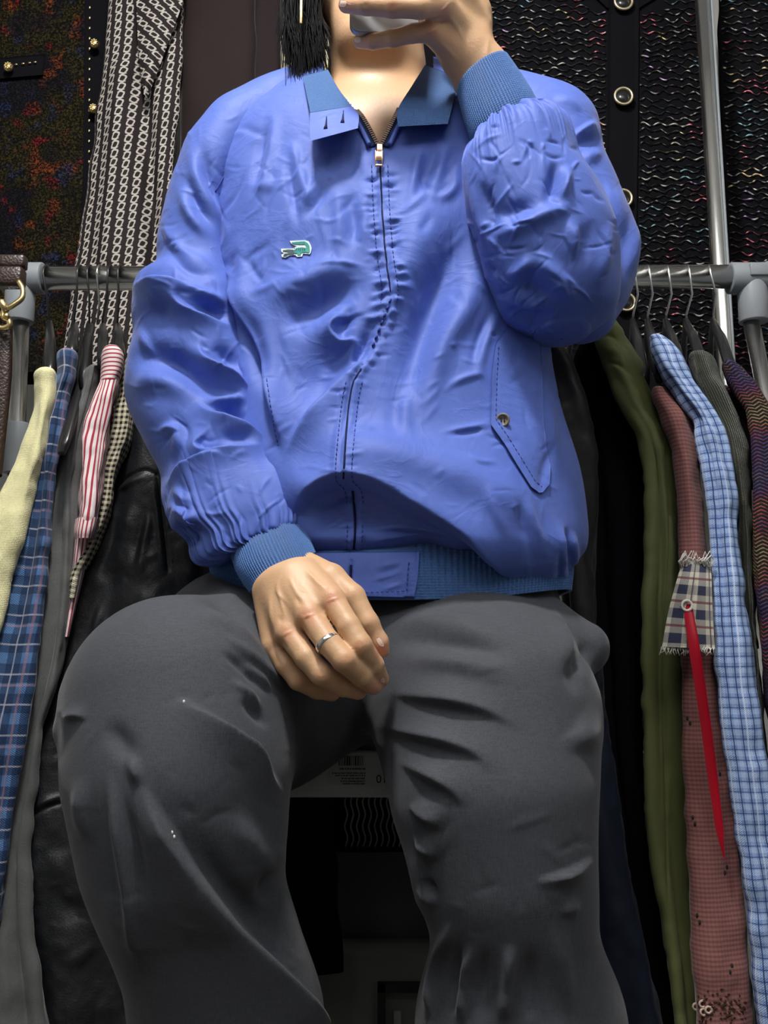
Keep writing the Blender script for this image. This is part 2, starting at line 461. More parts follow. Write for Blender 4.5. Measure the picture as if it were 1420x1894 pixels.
def relax(V, Q, it=2, lam=.5):
    for _ in range(it):
        S = np.zeros_like(V); c = np.zeros(len(V))
        for k in range(4):
            a, b = Q[:, k], Q[:, (k + 1) % 4]
            np.add.at(S, a, V[b]); np.add.at(c, a, 1); np.add.at(S, b, V[a]); np.add.at(c, b, 1)
        V = V + lam * (S / np.maximum(c, 1)[:, None] - V)
    return V
class Surf:
    """ray casting from the lens direction onto an already built surface"""
    def __init__(s, V, Fc): s.t = BVHTree.FromPolygons(np.asarray(V).tolist(), np.asarray(Fc).tolist())
    def hit(s, px, py, fallback=1.0):
        d = P(px, py, 1.0) - CAMV; d = d / np.linalg.norm(d)
        r = s.t.ray_cast(Vector(CAMV), Vector(d))
        if r[0] is None:
            q = s.t.find_nearest(Vector(P(px, py, fallback))); return np.array(q[0]), np.array([0, -1, 0.])
        nn = np.array(r[1]); nn = nn if nn @ d < 0 else -nn
        return np.array(r[0]), nn
def respl(pts, n):
    p = np.array(pts, float)
    if p.shape[1] == 2: p = np.hstack([p, np.zeros((len(p), 1))]); return catmull(p, n)[:, :2]
    return catmull(p, n)
def lin(pts, n):
    p = np.array(pts, float); L = np.concatenate([[0], np.cumsum(np.linalg.norm(np.diff(p, axis=0), axis=1))]); t = np.linspace(0, L[-1], n)
    return np.stack([np.interp(t, L, p[:, k]) for k in range(p.shape[1])], 1)
def sheet(name, surf, left, right, n, m, off, th, mat, parent, offs=None, curve=True, fb=1.0, relief=None, wav=None):
    """a raised piece of cloth lying on a surface between two px curves; off metres proud, th thick"""
    f = respl if curve else lin
    A, B = f(left, n), f(right, n); s = np.linspace(0, 1, m)
    G = np.zeros((n, m, 3)); 
    for i in range(n):
        for j in range(m):
            q = A[i] * (1 - s[j]) + B[i] * s[j]; h, nn = surf.hit(q[0], q[1], fb); v = norm(CAMV - h)
            o = off if offs is None else offs(i / (n - 1), s[j])
            G[i, j] = h + v * o
    if relief is not None:
        px, py, _ = proj(G); G = G + norm(CAMV - G) * relief.at(px, py)[..., None]
    for _ in range(2):
        G[1:-1, 1:-1] = (G[1:-1, 1:-1] * 2 + G[:-2, 1:-1] + G[2:, 1:-1] + G[1:-1, :-2] + G[1:-1, 2:]) / 6
    return slab(name, G, th, mat, parent)
def slab(name, G, th, mat, parent, uv=None):
    n, m = G.shape[:2]; v = norm(CAMV - G); Bk = G - v * th
    V = np.concatenate([G.reshape(-1, 3), Bk.reshape(-1, 3)]); q = gridfaces(n, m, False); k = n * m
    N = np.cross(G[1, 0] - G[0, 0], G[0, 1] - G[0, 0]); flip = (N @ v[0, 0]) > 0
    q = q if flip else q[:, ::-1]   # orientation towards the viewer side
    Fc = [q, q[:, ::-1] + k]
    loop = list(range(m)) + [i * m + m - 1 for i in range(1, n)] + [(n - 1) * m + j for j in range(m - 2, -1, -1)] + [i * m for i in range(n - 2, 0, -1)]
    lp = np.array(loop); l2 = np.roll(lp, -1); sd = np.stack([lp, l2, l2 + k, lp + k], 1)
    Fc.append(sd if flip else sd[:, ::-1])
    if uv is None:
        d1 = np.linalg.norm(np.diff(G, axis=1), axis=2).mean(0).cumsum(); d0 = np.linalg.norm(np.diff(G, axis=0), axis=2).mean(1).cumsum()
        uv = np.stack(np.broadcast_arrays(np.r_[0, d1][None], np.r_[0, d0][:, None]), -1)
    uv = np.concatenate([uv.reshape(-1, 2)] * 2)
    return mesh(name, V, np.vstack(Fc), mat, parent, uv=uv)
def stitches(surf, path, mb, dash=5.5, gap=4.0, r=.00055, off=.0006, fb=1.0):
    p = np.array(path, float); L = np.concatenate([[0], np.cumsum(np.hypot(*np.diff(p, axis=0).T))]); t = 0
    while t < L[-1]:
        q = [(np.interp(a, L, p[:, 0]), np.interp(a, L, p[:, 1])) for a in (t, min(t + dash, L[-1]))]
        hs = [surf.hit(x, y, fb) for x, y in q]; mb.tube([h + norm(CAMV - h) * off for h, _ in hs], r, 5); t += dash + gap
    return mb
def line_on(surf, path, mb, r, off=0.0, step=8, fb=1.0, n=6, flat=1.0):
    p = respl(path, max(3, int(sum(np.hypot(*(np.diff(np.array(path, float), axis=0).T))) / step))) if len(path) > 2 else lin(path, max(3, int(np.hypot(*(np.array(path[1], float) - np.array(path[0], float))) / step)))
    pts = []
    for x, y in p:
        h, _ = surf.hit(x, y, fb); pts.append(h + norm(CAMV - h) * off)
    return mb.tube(pts, r, n, flat=flat)
def crumple(R, box, n, seed, amp=(.4, 1.2), ln=(18, 80), wd=(1.8, 4), bias=None):
    r = random.Random(seed)
    for _ in range(n):
        x, y = r.uniform(box[0], box[2]), r.uniform(box[1], box[3]); a = r.uniform(0, math.pi) if bias is None else r.gauss(bias, .5); L = r.uniform(*ln); b = a + r.uniform(-.5, .5)
        R.st('g', r.choice((-1, 1)) * r.uniform(*amp), r.uniform(*wd), [(x, y), (x + math.cos(a) * L * .5, y + math.sin(a) * L * .5), (x + math.cos(a) * L * .5 + math.cos(b) * L * .5, y + math.sin(a) * L * .5 + math.sin(b) * L * .5)])
def free_sheet(name, Lp, Rp, n, m, th, mat, rib=0.0, ribn=60, lab=None, R=None, parent=None, bulge_=.004):
    """cloth between two 3-D curves given as (px,py,Y)"""
    A = np.array([P(*a) for a in Lp]); B = np.array([P(*a) for a in Rp]); A = catmull(A, n); B = catmull(B, n); s = np.linspace(0, 1, m)[None, :, None]
    G = A[:, None] * (1 - s) + B[:, None] * s; v = norm(CAMV - G)
    bulge = np.sin(np.pi * s[..., 0]) * bulge_; G = G + v * bulge[..., None]
    if rib: G = G + v * (rib * np.cos(np.arange(m) / m * ribn * 2 * math.pi))[None, :, None]
    if R is not None:
        px, py, _ = proj(G); G = G + v * R.at(px, py)[..., None]
    o = slab(name, G, th, mat, parent or jacket)
    if lab: o['label'] = lab
    return o
# ================================================================== SETTING
def struct(name, mb, mat):
    o = mb.build(name, mat, None, smooth=False); o['kind'] = 'structure'; return o
def m_wall():
    n = NB('wall_paint'); return n.set(n.mix(n.noise(3, 4), (.42, .42, .40), (.48, .48, .46)), .85, bump=n.noise(180, 3), strength=.15, dist=.001)
def m_floor():
    n = NB('floor_vinyl'); return n.set(n.mix(n.noise(5, 5), (.07, .068, .062), (.11, .105, .095)), .55, bump=n.noise(200, 2), strength=.1, dist=.001)
MW_ = m_wall()
struct('wall_back', MB().box((0, 2.15, 1.3), (1.9, .05, 1.3)), MW_); struct('wall_left', MB().box((-1.85, .2, 1.3), (.05, 2.0, 1.3)), MW_)
struct('wall_right', MB().box((1.85, .2, 1.3), (.05, 2.0, 1.3)), MW_); struct('wall_front', MB().box((0, -1.85, 1.3), (1.9, .05, 1.3)), MW_)
struct('floor', MB().box((0, .15, -.05), (1.9, 2.05, .05)), m_floor()); struct('ceiling', MB().box((0, .15, 2.65), (1.9, 2.05, .05)), plain('ceiling_white', (.8, .8, .78), .9))
struct('baseboard_back', MB().box((0, 2.09, .05), (1.8, .012, .05)), plain('trim_white', (.5, .5, .48), .5))
# round ceiling lamp, then an added panel that houses the fill light and uplight
def lamp(x, y, r, lab, z=2.6):
    t = empty('ceiling_lamp', (x, y, z), lab, 'lamp')
    MB().disc((x, y, z), r, -.05, (0, 0, 1), 40, [(0, 0), (1, 0), (1, 3.2), (.93, 3.2), (.93, 3.0), (0, 3.0)]).build('housing', MT['trim_white'] if 'trim_white' in MT else MW_, t)
    n = NB('lamp_diffuser'); n.set((.9, .9, .88), .5); n.b.inputs['Emission Color'].default_value = (1, .97, .92, 1); n.b.inputs['Emission Strength'].default_value = 2.0
    MB().disc((x, y, z - .155), r * .92, -.004, (0, 0, 1), 40, [(0, 0), (1, 0), (1, 1), (0, 1)]).build('diffuser', n.mat, t)
lamp(-.16, .42, .17, 'round white ceiling lamp above and before the seated person')
t_ = empty('added_panel_lamp', (0, -.45, 2.6), 'added long white panel holding the fill lights, unseen on the camera side', 'lamp')  # added body for the fill light and uplight, out of view
bevel(MB().box((0, -.45, 2.31), (1.22, .22, .022)).build('housing', MT['trim_white'], t_, smooth=False), .004)
MB().box((0, -.45, 2.286), (1.19, .20, .003)).build('diffuser', bpy.data.materials['lamp_diffuser'], t_, smooth=False)
for sx in (-1.0, 1.0): MB().tube([(sx, -.45, 2.33), (sx, -.45, 2.6)], .003, 8).build('suspension_wire', MT['steel_wire'], t_)
# ================================================================== CLOTHES RACK
def m_metal_tube():
    n = NB('chrome_tube'); return n.set((.82, .82, .80), n.noise(40, 3) * .06 + .20, metal=1.0)
MT['tube'] = m_metal_tube()
plain('grey_plastic', (.23, .25, .27), .42)
RY = 1.42
def R3(px, py, Y=RY): return P(px, py, Y)
rack = empty('clothes_rack', tuple(R3(710, 515)), 'chrome clothes rail with grey plastic joints behind the seated person', 'clothes rack')
za = R3(80, 515); zb = R3(1350, 512); rr_ = 22 * float(mpp(515, RY))
MB().tube([za, zb], rr_, 32).build('rail', MT['tube'], rack)
def joint(px, s):
    c = R3(px, 515); sc_ = float(mpp(515, RY)); j = MB()
    j.tube([c + np.array([-s * 36 * sc_, 0, 0]), c + np.array([s * 36 * sc_ * .9, 0, 0])], rr_ * 1.32, 28)
    j.tube([c + np.array([s * 6 * sc_, 0, -10 * sc_]), c + np.array([s * 6 * sc_, 0, -84 * sc_])], [rr_ * 1.22, rr_ * 1.22], 28)
    j.tube([c + np.array([s * 30 * sc_, 0, 0]), c + np.array([s * 34 * sc_, 0, 0])], rr_ * 1.42, 28)
    bevel(j.build('joint', MT['grey_plastic'], rack), .002)
    for dz in (-3, 3): pass
    b = MB().box(c + np.array([s * 12 * sc_, -rr_ * 1.25, 6 * sc_]), (20 * sc_, .004, 12 * sc_)); bevel(b.build('joint_latch', MT['grey_plastic'], rack), .002)
joint(45, -1); joint(1384, 1)
def post(px0, py0, px1, py1, Y, r=.0145, joints=()):
    a, b = P(px0, py0, Y), P(px1, py1, Y); d = (b - a) / abs(b[2] - a[2]); base = a + d * (a[2] - .02)
    MB().tube([a, base], r, 24).build('post', MT['tube'], rack)
    for (y0, y1) in joints:
        p, q = [a + d * (a[2] - P(px0, yy, Y)[2]) for yy in (y0, y1)]
        bevel(MB().tube([p, q], r * 1.5, 24).build('coupling', MT['grey_plastic'], rack), .002)
    bevel(MB().tube([base, base - np.array([0, 0, .02])], [r * 1.1, r * 1.6], 20).build('foot', MT['black_plastic'], rack), .002)
    return base
b1 = post(40, 560, 30, 850, RY, .0125, [(783, 876)]); b2 = post(1382, 560, 1412, 712, RY, .0125)
MB().tube([b1 + [0, -.22, .06], b1 + [0, .25, .06]], .012, 16).build('base_bar', MT['tube'], rack); MB().tube([b2 + [0, -.22, .06], b2 + [0, .25, .06]], .012, 16).build('base_bar', MT['tube'], rack)
tall = empty('rack_pole', tuple(P(1340, 700, 1.56)), 'tall chrome upright pole of the rack behind, in front of sparkly knit', 'rack')
a, b = P(1297, -60, 1.56), P(1343, 700, 1.56); d = (b - a) / (a[2] - b[2]); bb = a + d * (a[2] - .0)
MB().tube([a - d * .25, bb], 15.5 * float(mpp(300, 1.56)), 28).build('tube', MT['tube'], tall)
MB().tube([a - d * .25 + [.010, -.0135, 0], bb + [.010, -.0135, 0]], .0022, 8).build('tube_seam', MT['grey_plastic'], tall)
MB().disc(bb, .022, .02, (0, 0, 1), 20).build('foot', MT['black_plastic'], tall)
top = MB().tube([(-1.25, 1.80, 2.12), (1.25, 1.80, 2.12)], .013, 20)
t2 = empty('upper_rail', (0, 1.80, 2.12), 'upper chrome rail above the frame carrying the rear garments', 'clothes rail')
top.build('tube', MT['tube'], t2)
for sx in (-1.25, 1.25): MB().tube([(sx, 1.80, 2.12), (sx, 2.09, 2.12)], .010, 14).build('bracket', MT['grey_plastic'], t2)
# ---- hangers
def hanger(hx, hy, tx, ty, Yt, lab, ht=595, armw=11, wire='black', armY=None):
    """hook at px hx on the rail; near arm runs from the neck to the tip (tx,ty) at distance Yt"""
    t = empty('clothes_hanger', tuple(R3(hx, 515)), lab, 'hanger', 'hangers on the rail')
    m = MB(); c = R3(hx, 515); R_ = rr_ * 1.08; pts = []
    for k in range(0, 11):
        a = math.radians(-60 + 240 * k / 10); pts.append(c + np.array([0.0, R_ * math.cos(a), R_ * math.sin(a)]))
    pts = pts[::-1]; nk = R3(hx + (hy), ht)
    pts = pts[::-1][::-1]
    pts = pts + [c + np.array([0.002, R_ * .9, -R_ * .9])] if False else pts
    front = [c + np.array([0, -R_, 0]), c * .55 + nk * .45 + np.array([.004, -R_ * .9, 0]), nk + np.array([0, -.004, .012]), nk]
    m.tube([c + np.array([0, R_ * math.cos(math.radians(a)), R_ * math.sin(math.radians(a))]) for a in range(-40, 181, 20)] + front[1:], .0017 if wire == 'black' else .0019, 8)
    m.build('hook', MT['black_plastic'] if wire == 'black' else MT['steel_wire'], t)
    tip = P(tx, ty, Yt); wv = armw * float(mpp(ty, Yt)); mid = nk * .5 + tip * .5 + np.array([0, 0, .012]); low = tip
    m = MB(); m.tube([nk + [0, 0, .004], nk * .8 + tip * .2 + [0, 0, .004], mid, low + [0, 0, .006], low + [0, -.006, -.015]], [wv * .55, wv * .8, wv * .95, wv * 1.0, wv * .5], 14)
    far = 2 * nk - tip; far[2] = tip[2]
    m.tube([nk + [0, 0, .004], nk * .5 + far * .5 + [0, 0, .012], far], [wv * .5, wv * .8, wv * .6], 12)
    m.build('shoulder_bar', MT['black_plastic'], t)
    return t
# ---- garments: a hanging sleeve in front, the body behind it
def vshift(U, t): return U
def garment(name, lab, cat, mat, rows, d=.035, folds=(3, .004), seed=1, cap=.02, body=True, bodyw=.45, bodyd=.16, group='garments on the rail', partlab=None, e=.85, twist=.0, n=150, m=140, bodymat=None, relief=None, wr=.0015, b0=0):
    """rows: (y, xl, xr, Y)"""
    st = pairs([(r[1], r[0], r[2], r[0], r[3], d if len(r) < 5 else r[4]) for r in rows])
    org = st[0, :3]; t = empty(name, tuple(org), lab, cat, group)
    G, uv = loft(st, n, m, e, cap0=min(cap, .75 * float(np.linalg.norm(st[0, 3:6]))), cap1=0)
    N = outward(G); k, am = folds; th = np.pi / 2 + 2 * np.pi * np.arange(m) / m; tt = np.linspace(0, 1, G.shape[0])[:, None]
    r = random.Random(seed); ph = r.uniform(0, 6); dsp = 0
    grow = np.clip(tt * 4, .15, 1)
    for q in range(3): dsp = dsp + am * (.6 ** q) * np.sin(th[None] * (k + q * 1.7) + ph + q + 2.0 * np.sin(tt * (3 + q) + q)) * grow
    sz = np.linalg.norm(G - G.mean(1, keepdims=True), axis=2).mean(1); wg = np.clip(sz / np.percentile(sz, 60) * 1.1, 0, 1)[:, None] ** 2; wg[:12] *= np.linspace(0, 1, 12)[:, None]
    G = G + N * ((dsp + vnoise(G * 40, seed) * wr * 1.8 + vnoise(G * 90, seed + 1) * wr * .6) * wg)[..., None]
    if relief is not None: G = relief_push(G, N, relief, .3)
    s = mesh('sleeve', G.reshape(-1, 3), flipfix(G, gridfaces(*G.shape[:2])), mat, t, uv=uv.reshape(-1, 2))
    if partlab: s['label'] = partlab
    sf = Surf(G.reshape(-1, 3), flipfix(G, gridfaces(*G.shape[:2])))
    if body:
        S2 = st[b0:].copy(); rad = norm(S2[:, 6:9]); S2[:, :3] += rad * (d + bodyd * .95); S2[:, 3:6] *= bodyw; S2[:, 6:9] = rad * bodyd
        S2[:1, :3] += [0, 0, -.008]
        G2, uv2 = loft(S2, 60, 90, .6, cap0=.004); N2 = outward(G2); tt = np.linspace(0, 1, G2.shape[0])[:, None]; th = 2 * np.pi * np.arange(90) / 90
        G2 = G2 + N2 * (.005 * np.sin(th[None] * 9 + 3 * np.sin(tt * 3 + seed)) + vnoise(G2 * 30, seed) * .003)[..., None]
        uvb = np.stack([np.cumsum(np.full(G2.shape[:2], 2 * bodyd * 2 / 90), 1), uv2[..., 1]], -1)
        mesh('body_panel', G2.reshape(-1, 3), flipfix(G2, gridfaces(*G2.shape[:2])), bodymat or mat, t, uv=uvb.reshape(-1, 2))
    return t, sf
def cuffband(t, name, rows, mat, d=.036, e=.85):
    G, uv = loft(pairs([(r[1], r[0], r[2], r[0], r[3], d) for r in rows]), 14, 60, e)
    return mesh(name, G.reshape(-1, 3), flipfix(G, gridfaces(*G.shape[:2])), mat, t, uv=uv.reshape(-1, 2))
# cloth materials -----------------------------------------------------
def weave(n): return (n.u * 2500.0).sin() * (n.v * 2500.0).sin()
def m_cream():
    n = NB('cream_knit'); g = (n.u * 3600.0).sin() * .4 + (n.v * 2900.0).sin() * .3 + n.noise(600, 2)
    return n.set(n.mix(n.noise(300, 3), (.62, .58, .30), (.80, .76, .46)), .8, sheen=.2, bump=g, strength=.35, dist=.0010)
def m_plaid_navy():
    n = NB('navy_plaid'); w1 = band(n.u, .030, .1, .011); w2 = band(n.v, .036, .2, .013)
    c = n.mix(w1 * .5 + w2 * .5, (.012, .032, .085), (.045, .095, .21)); c = n.mix(w1 * w2, c, (.075, .16, .33))
    c = n.mix(band(n.u, .030, .62, .0022) * .55, c, (.42, .40, .46)); c = n.mix(band(n.v, .036, .66, .0022) * .55, c, (.45, .45, .52))
    c = n.mix(band(n.u, .060, .30, .003) * .5, c, (.30, .16, .20)); c = n.mix(band(n.v, .072, .40, .003) * .4, c, (.36, .24, .28))
    return n.set(c, .75, sheen=.15, bump=weave(n) + n.noise(120, 3) * 2.0, strength=.3, dist=.001)
def m_stripe():
    n = NB('red_white_stripe'); c = n.mix(band(n.u, .0054, .25, .0021), (.78, .70, .70), (.38, .035, .06))
    return n.set(c, .75, bump=n.noise(90, 4), strength=.3, dist=.002)
def m_stripe_h():
    n = NB('red_white_stripe_yoke'); c = n.mix(band(n.v, .0056, .25, .0020), (.78, .70, .70), (.38, .035, .06))
    return n.set(c, .75, bump=n.noise(90, 4), strength=.3, dist=.002)
def m_gingham():
    n = NB('black_cream_check'); a = band(n.u, .0074, .0, .0037); b = band(n.v, .0074, .0, .0037)
    c = n.mix(a * .5 + b * .5, (.66, .60, .44), (.012, .011, .011)); return n.set(c, .75, bump=weave(n), strength=.3, dist=.001)
def m_leather():
    n = NB('black_leather'); g = n.voro(420) * .10 + n.noise(40, 4, .55, dist=.8) * .6 + n.noise(14, 4, .6, dist=1.0) * .5
    return n.set((.008, .009, .011), n.noise(30, 3) * .2 + .36, spec=.45, bump=g, strength=.45, dist=.004)
def m_greycloth(nm, a, b, r=.78, sc=400, sheen=.15):
    n = NB(nm); return n.set(n.mix(n.noise(sc, 3), a, b), r, sheen=sheen, bump=n.noise(sc * 1.5, 2) + n.noise(20, 4) * 2.0, strength=.3, dist=.0012)
def m_satin(nm, a, r=.42):
    n = NB(nm); return n.set(a, r, sheen=.08, bump=n.noise(22, 4, .5), strength=.3, dist=.003)
def m_rose():
    n = NB('rose_knit'); k = band(n.v, .0052, 0, .0026); k2 = band(n.u, .0045, 0, .0018)
    c = n.mix(k * .6 + k2 * .25 + n.noise(300, 2) * .3, (.34, .150, .138), (.19, .075, .070)); return n.set(c, .85, sheen=.2, bump=k * 1.0 + k2 * .6, strength=.6, dist=.0012)
def m_bluecheck():
    n = NB('blue_check_shirt'); w1 = band(n.u, .0125, .0, .0058); w2 = band(n.v, .0120, .1, .0056)
    c = n.mix(w1 * .5 + w2 * .5, (.17, .27, .56), (.42, .55, .80)); c = n.mix(n.noise(300, 2) * .3, c, (.20, .26, .40))
    c = n.mix(band(n.u, .0125, .52, .0012) * .85, c, (.015, .02, .06)); c = n.mix(band(n.v, .0120, .5, .0010) * .8, c, (.02, .035, .12)); c = n.mix(band(n.u, .025, .3, .0014) * .5, c, (.75, .80, .9))
    return n.set(c, .75, bump=weave(n) + n.noise(90, 3) * 2.0, strength=.3, dist=.001)
def m_ribknit():
    n = NB('olive_grey_knit'); k = (n.u * 2200.0).sin() * .5 + .5
    return n.set(n.mix(k * .5 + n.noise(400, 2) * .4, (.016, .018, .012), (.060, .062, .045)), .9, sheen=.2, bump=k + n.noise(500, 2), strength=.8, dist=.002)
def m_herring():
    n = NB('multicolour_tweed'); pu = .013; f = (n.u * (1 / pu)).fract(); z = (f - .5).abs() * 1.6; st = (n.v * 210.0 + z).fract(); on = st < .34
    chk = n.noise(320, 1) > .42
    hue = n.ramp(n.noise(14.0, 2, .5), [(.32, (.24, .18, .08)), (.42, (.22, .05, .04)), (.50, (.12, .025, .11)), (.58, (.05, .04, .15)), (.66, (.21, .08, .06)), (.75, (.07, .12, .09))])
    return n.set(n.mix(on * (chk * .6 + .4), (.008, .008, .009), hue), .9, bump=st, strength=.5, dist=.0012)
def m_red():
    n = NB('red_knit'); k = (n.u * 2500.0).sin() * .5 + .5; return n.set(n.mix(k, (.20, .012, .008), (.42, .035, .02)), .85, bump=k, strength=.5, dist=.001)
MC = dict(cream=m_cream(), navy=m_plaid_navy(), stripe=m_stripe(), stripeh=m_stripe_h(), ging=m_gingham(), leather=m_leather(), grey=m_greycloth('grey_cotton', (.085, .088, .090), (.13, .13, .13)),
  charcoal=m_satin('charcoal_satin', (.026, .026, .028)), black=plain('black_wool', (.005, .005, .007), .9, spec=.06), navyd=m_satin('dark_navy_cloth', (.010, .014, .030), .6),
  olive=m_satin('olive_nylon', (.125, .138, .052), .55), rose=m_rose(), bluec=m_bluecheck(), rib=m_ribknit(), herr=m_herring(), red=m_red(), purple=m_satin('dark_purple_cloth', (.020, .015, .022), .6))
# left side ------------------------------------------------------------
garment('cardigan', 'cream knitted cardigan sleeve at the far left edge of the rail', 'cardigan', MC['cream'], [(697, 64, 104, 1.19), (730, 66, 103, 1.19), (775, 62, 92, 1.185), (830, 43, 84, 1.18), (874, 22, 72, 1.175), (943, -12, 55, 1.17), (1012, -40, 38, 1.165), (1115, -70, 12, 1.16), (1300, -120, -30, 1.15)], d=.028, folds=(2, .002), seed=2, cap=.018, bodyw=.4, bodyd=.07, partlab='cream knit sleeve')
garment('flannel_shirt', 'navy blue plaid shirt with thin white and red lines', 'shirt', MC['navy'], [(662, 105, 141, 1.215), (700, 106, 138, 1.21), (737, 92, 127, 1.21), (806, 76, 115, 1.205), (874, 68, 100, 1.20), (943, 58, 93, 1.20), (1012, 40, 91, 1.195), (1115, 14, 82, 1.19), (1250, -22, 66, 1.18), (1346, -40, 47, 1.175), (1530, -60, 18, 1.17), (1700, -90, 0, 1.165)], d=.034, folds=(3, .0035), seed=3, bodyd=.07)
garment('grey_shirt', 'plain mid grey shirt between the plaid and the striped shirt', 'shirt', MC['grey'], [(690, 160, 186, 1.235), (740, 146, 176, 1.235), (806, 124, 160, 1.23), (874, 108, 152, 1.23), (909, 98, 147, 1.228), (1046, 92, 138, 1.225), (1150, 82, 126, 1.22), (1250, 66, 108, 1.215), (1346, 46, 76, 1.21), (1450, 30, 62, 1.205), (1560, 8, 48, 1.20), (1700, -8, 56, 1.195), (1820, -20, 76, 1.19), (1960, -30, 100, 1.185)], d=.038, folds=(3, .005), seed=4, bodymat=MC['grey'], bodyw=.4, bodyd=.06)
tS, sS = garment('striped_shirt', 'red and white striped shirt with a rolled cuff', 'shirt', MC['stripe'], [(705, 186, 220, 1.205), (740, 172, 216, 1.20), (806, 154, 206, 1.20), (874, 149, 194, 1.195), (930, 146, 186, 1.19), (972, 142, 180, 1.19)], d=.03, folds=(2, .003), seed=5, cap=.0, bodyw=.3, bodyd=.12, partlab='striped sleeve above the rolled cuff')
cuffband(tS, 'shoulder_yoke', [(650, 190, 222, 1.205), (660, 187, 229, 1.203), (690, 186, 226, 1.203), (712, 184, 218, 1.203)], MC['stripeh'], .030)
cuffband(tS, 'rolled_cuff', [(962, 139, 184, 1.187), (985, 136, 178, 1.185), (1000, 138, 172, 1.187)], MC['stripe'], .033)
G, uv = loft(pairs([(r[1], r[0], r[2], r[0], r[3], .02) for r in [(990, 138, 168, 1.21), (1060, 132, 156, 1.21), (1110, 126, 144, 1.21), (1178, 118, 128, 1.21)]]), 40, 50, .8); mesh('shirt_edge', G.reshape(-1, 3), flipfix(G, gridfaces(*G.shape[:2])), MC['stripe'], tS, uv=uv.reshape(-1, 2))
garment('check_shirt', 'black and cream small check shirt beside the leather jacket', 'shirt', MC['ging'], [(670, 232, 246, 1.225), (737, 219, 250, 1.225), (806, 202, 245, 1.22), (874, 188, 218, 1.22), (943, 182, 204, 1.218), (1012, 160, 180, 1.215), (1050, 138, 160, 1.212), (1070, 131, 153, 1.21), (1108, 128, 142, 1.21)], d=.024, folds=(2, .002), seed=6, cap=.01, body=False, partlab='checked sleeve')
Rle = Relief().many([('g', -3, 3, [(200, 912), (240, 880), (270, 870), (292, 880)], {'taper': .05}), ('g', 4, 6, [(205, 920), (245, 890), (275, 880)]), ('g', -3, 3, [(290, 870), (300, 950), (312, 1060)], {'taper': .05}), ('g', 3, 5, [(281, 880), (292, 960), (302, 1060)]),
  ('g', 4, 10, [(250, 900), (230, 980), (210, 1060)]), ('g', -4, 9, [(268, 920), (255, 1000), (235, 1080)]), ('g', 4, 8, [(282, 930), (262, 1020), (258, 1090)]), ('g', -3, 7, [(220, 940), (205, 1000), (180, 1070)]), ('g', 4, 10, [(200, 1080), (180, 1160), (160, 1210)]),
  ('g', -4, 3, [(48, 1512), (90, 1492), (140, 1478)], {'taper': .05}), ('g', 4, 6, [(50, 1500), (92, 1480), (140, 1466)]), ('g', 3, 10, [(90, 1420), (120, 1400), (140, 1400)]), ('g', 4, 26, [(70, 1590), (110, 1600), (130, 1650)]), ('g', -4, 18, [(90, 1660), (140, 1680), (170, 1670)]),
  ('g', 4, 14, [(110, 1790), (150, 1770), (180, 1740)]), ('g', -3, 2.6, [(205, 1700), (222, 1790), (232, 1894)], {'taper': .05}), ('g', -3, 10, [(120, 1300), (112, 1360), (100, 1440)])])
crumple(Rle, (50, 800, 330, 1890), 60, 31, amp=(.5, 1.3), ln=(20, 70), wd=(3, 7))
tL, sL = garment('leather_jacket', 'black leather jacket hanging behind the bent elbow and knee', 'jacket', MC['leather'], [(748, 244, 300, 1.27), (800, 232, 320, 1.265), (880, 212, 345, 1.262), (980, 176, 360, 1.26), (1080, 140, 370, 1.255), (1250, 102, 330, 1.245), (1400, 62, 300, 1.235), (1500, 46, 290, 1.23), (1620, 44, 280, 1.225), (1750, 62, 285, 1.22), (1960, 90, 300, 1.21)], d=.05, folds=(3, .006), seed=7, relief=Rle, n=320, m=260, wr=.0012, bodyw=.6, cap=.03)
hanger(88, 3, 93, 690, 1.20, 'black plastic hanger inside the cream cardigan', ht=600)
hanger(150, -12, 133, 655, 1.215, 'black plastic hanger inside the navy plaid shirt', ht=604)
hanger(168, -2, 156, 700, 1.22, 'black plastic hanger under the grey shirt', ht=606)
hanger(206, -16, 190, 665, 1.21, 'black plastic hanger inside the striped shirt', ht=606)
hanger(224, -6, 222, 668, 1.21, 'black plastic hanger nearest the blue sleeve, inside the check shirt', ht=606)
# empty black hanger with its arm tip showing between shirts
t = empty('clothes_hanger', tuple(R3(186, 515)), 'empty glossy black hanger, its long arm tip pointing down between plaid and grey shirts', 'hanger', 'hangers on the rail')
m = MB(); c = R3(186, 515); m.tube([c + np.array([0, rr_ * 1.08 * math.cos(math.radians(a)), rr_ * 1.08 * math.sin(math.radians(a))]) for a in range(-40, 181, 20)] + [R3(184, 560), R3(180, 600)], .0019, 8); m.build('hook', MT['steel_wire'], t)
G, uv = loft(pairs([(604, 158, 176, 604, 1.40, .010), (640, 150, 170, 640, 1.33, .012), (700, 137, 163, 700, 1.25, .014), (760, 124, 150, 760, 1.20, .014), (815, 108, 135, 815, 1.17, .012), (838, 106, 124, 838, 1.165, .010)] if False else [(158, 604, 176, 604, 1.40, .010), (150, 640, 170, 640, 1.33, .012), (137, 700, 160, 700, 1.25, .014), (124, 760, 147, 760, 1.20, .014), (109, 815, 132, 815, 1.165, .012), (106, 836, 122, 838, 1.16, .010)]), 60, 32, .8, cap1=.004)
mesh('shoulder_bar', G.reshape(-1, 3), flipfix(G, gridfaces(*G.shape[:2])), MT['black_plastic'], t)
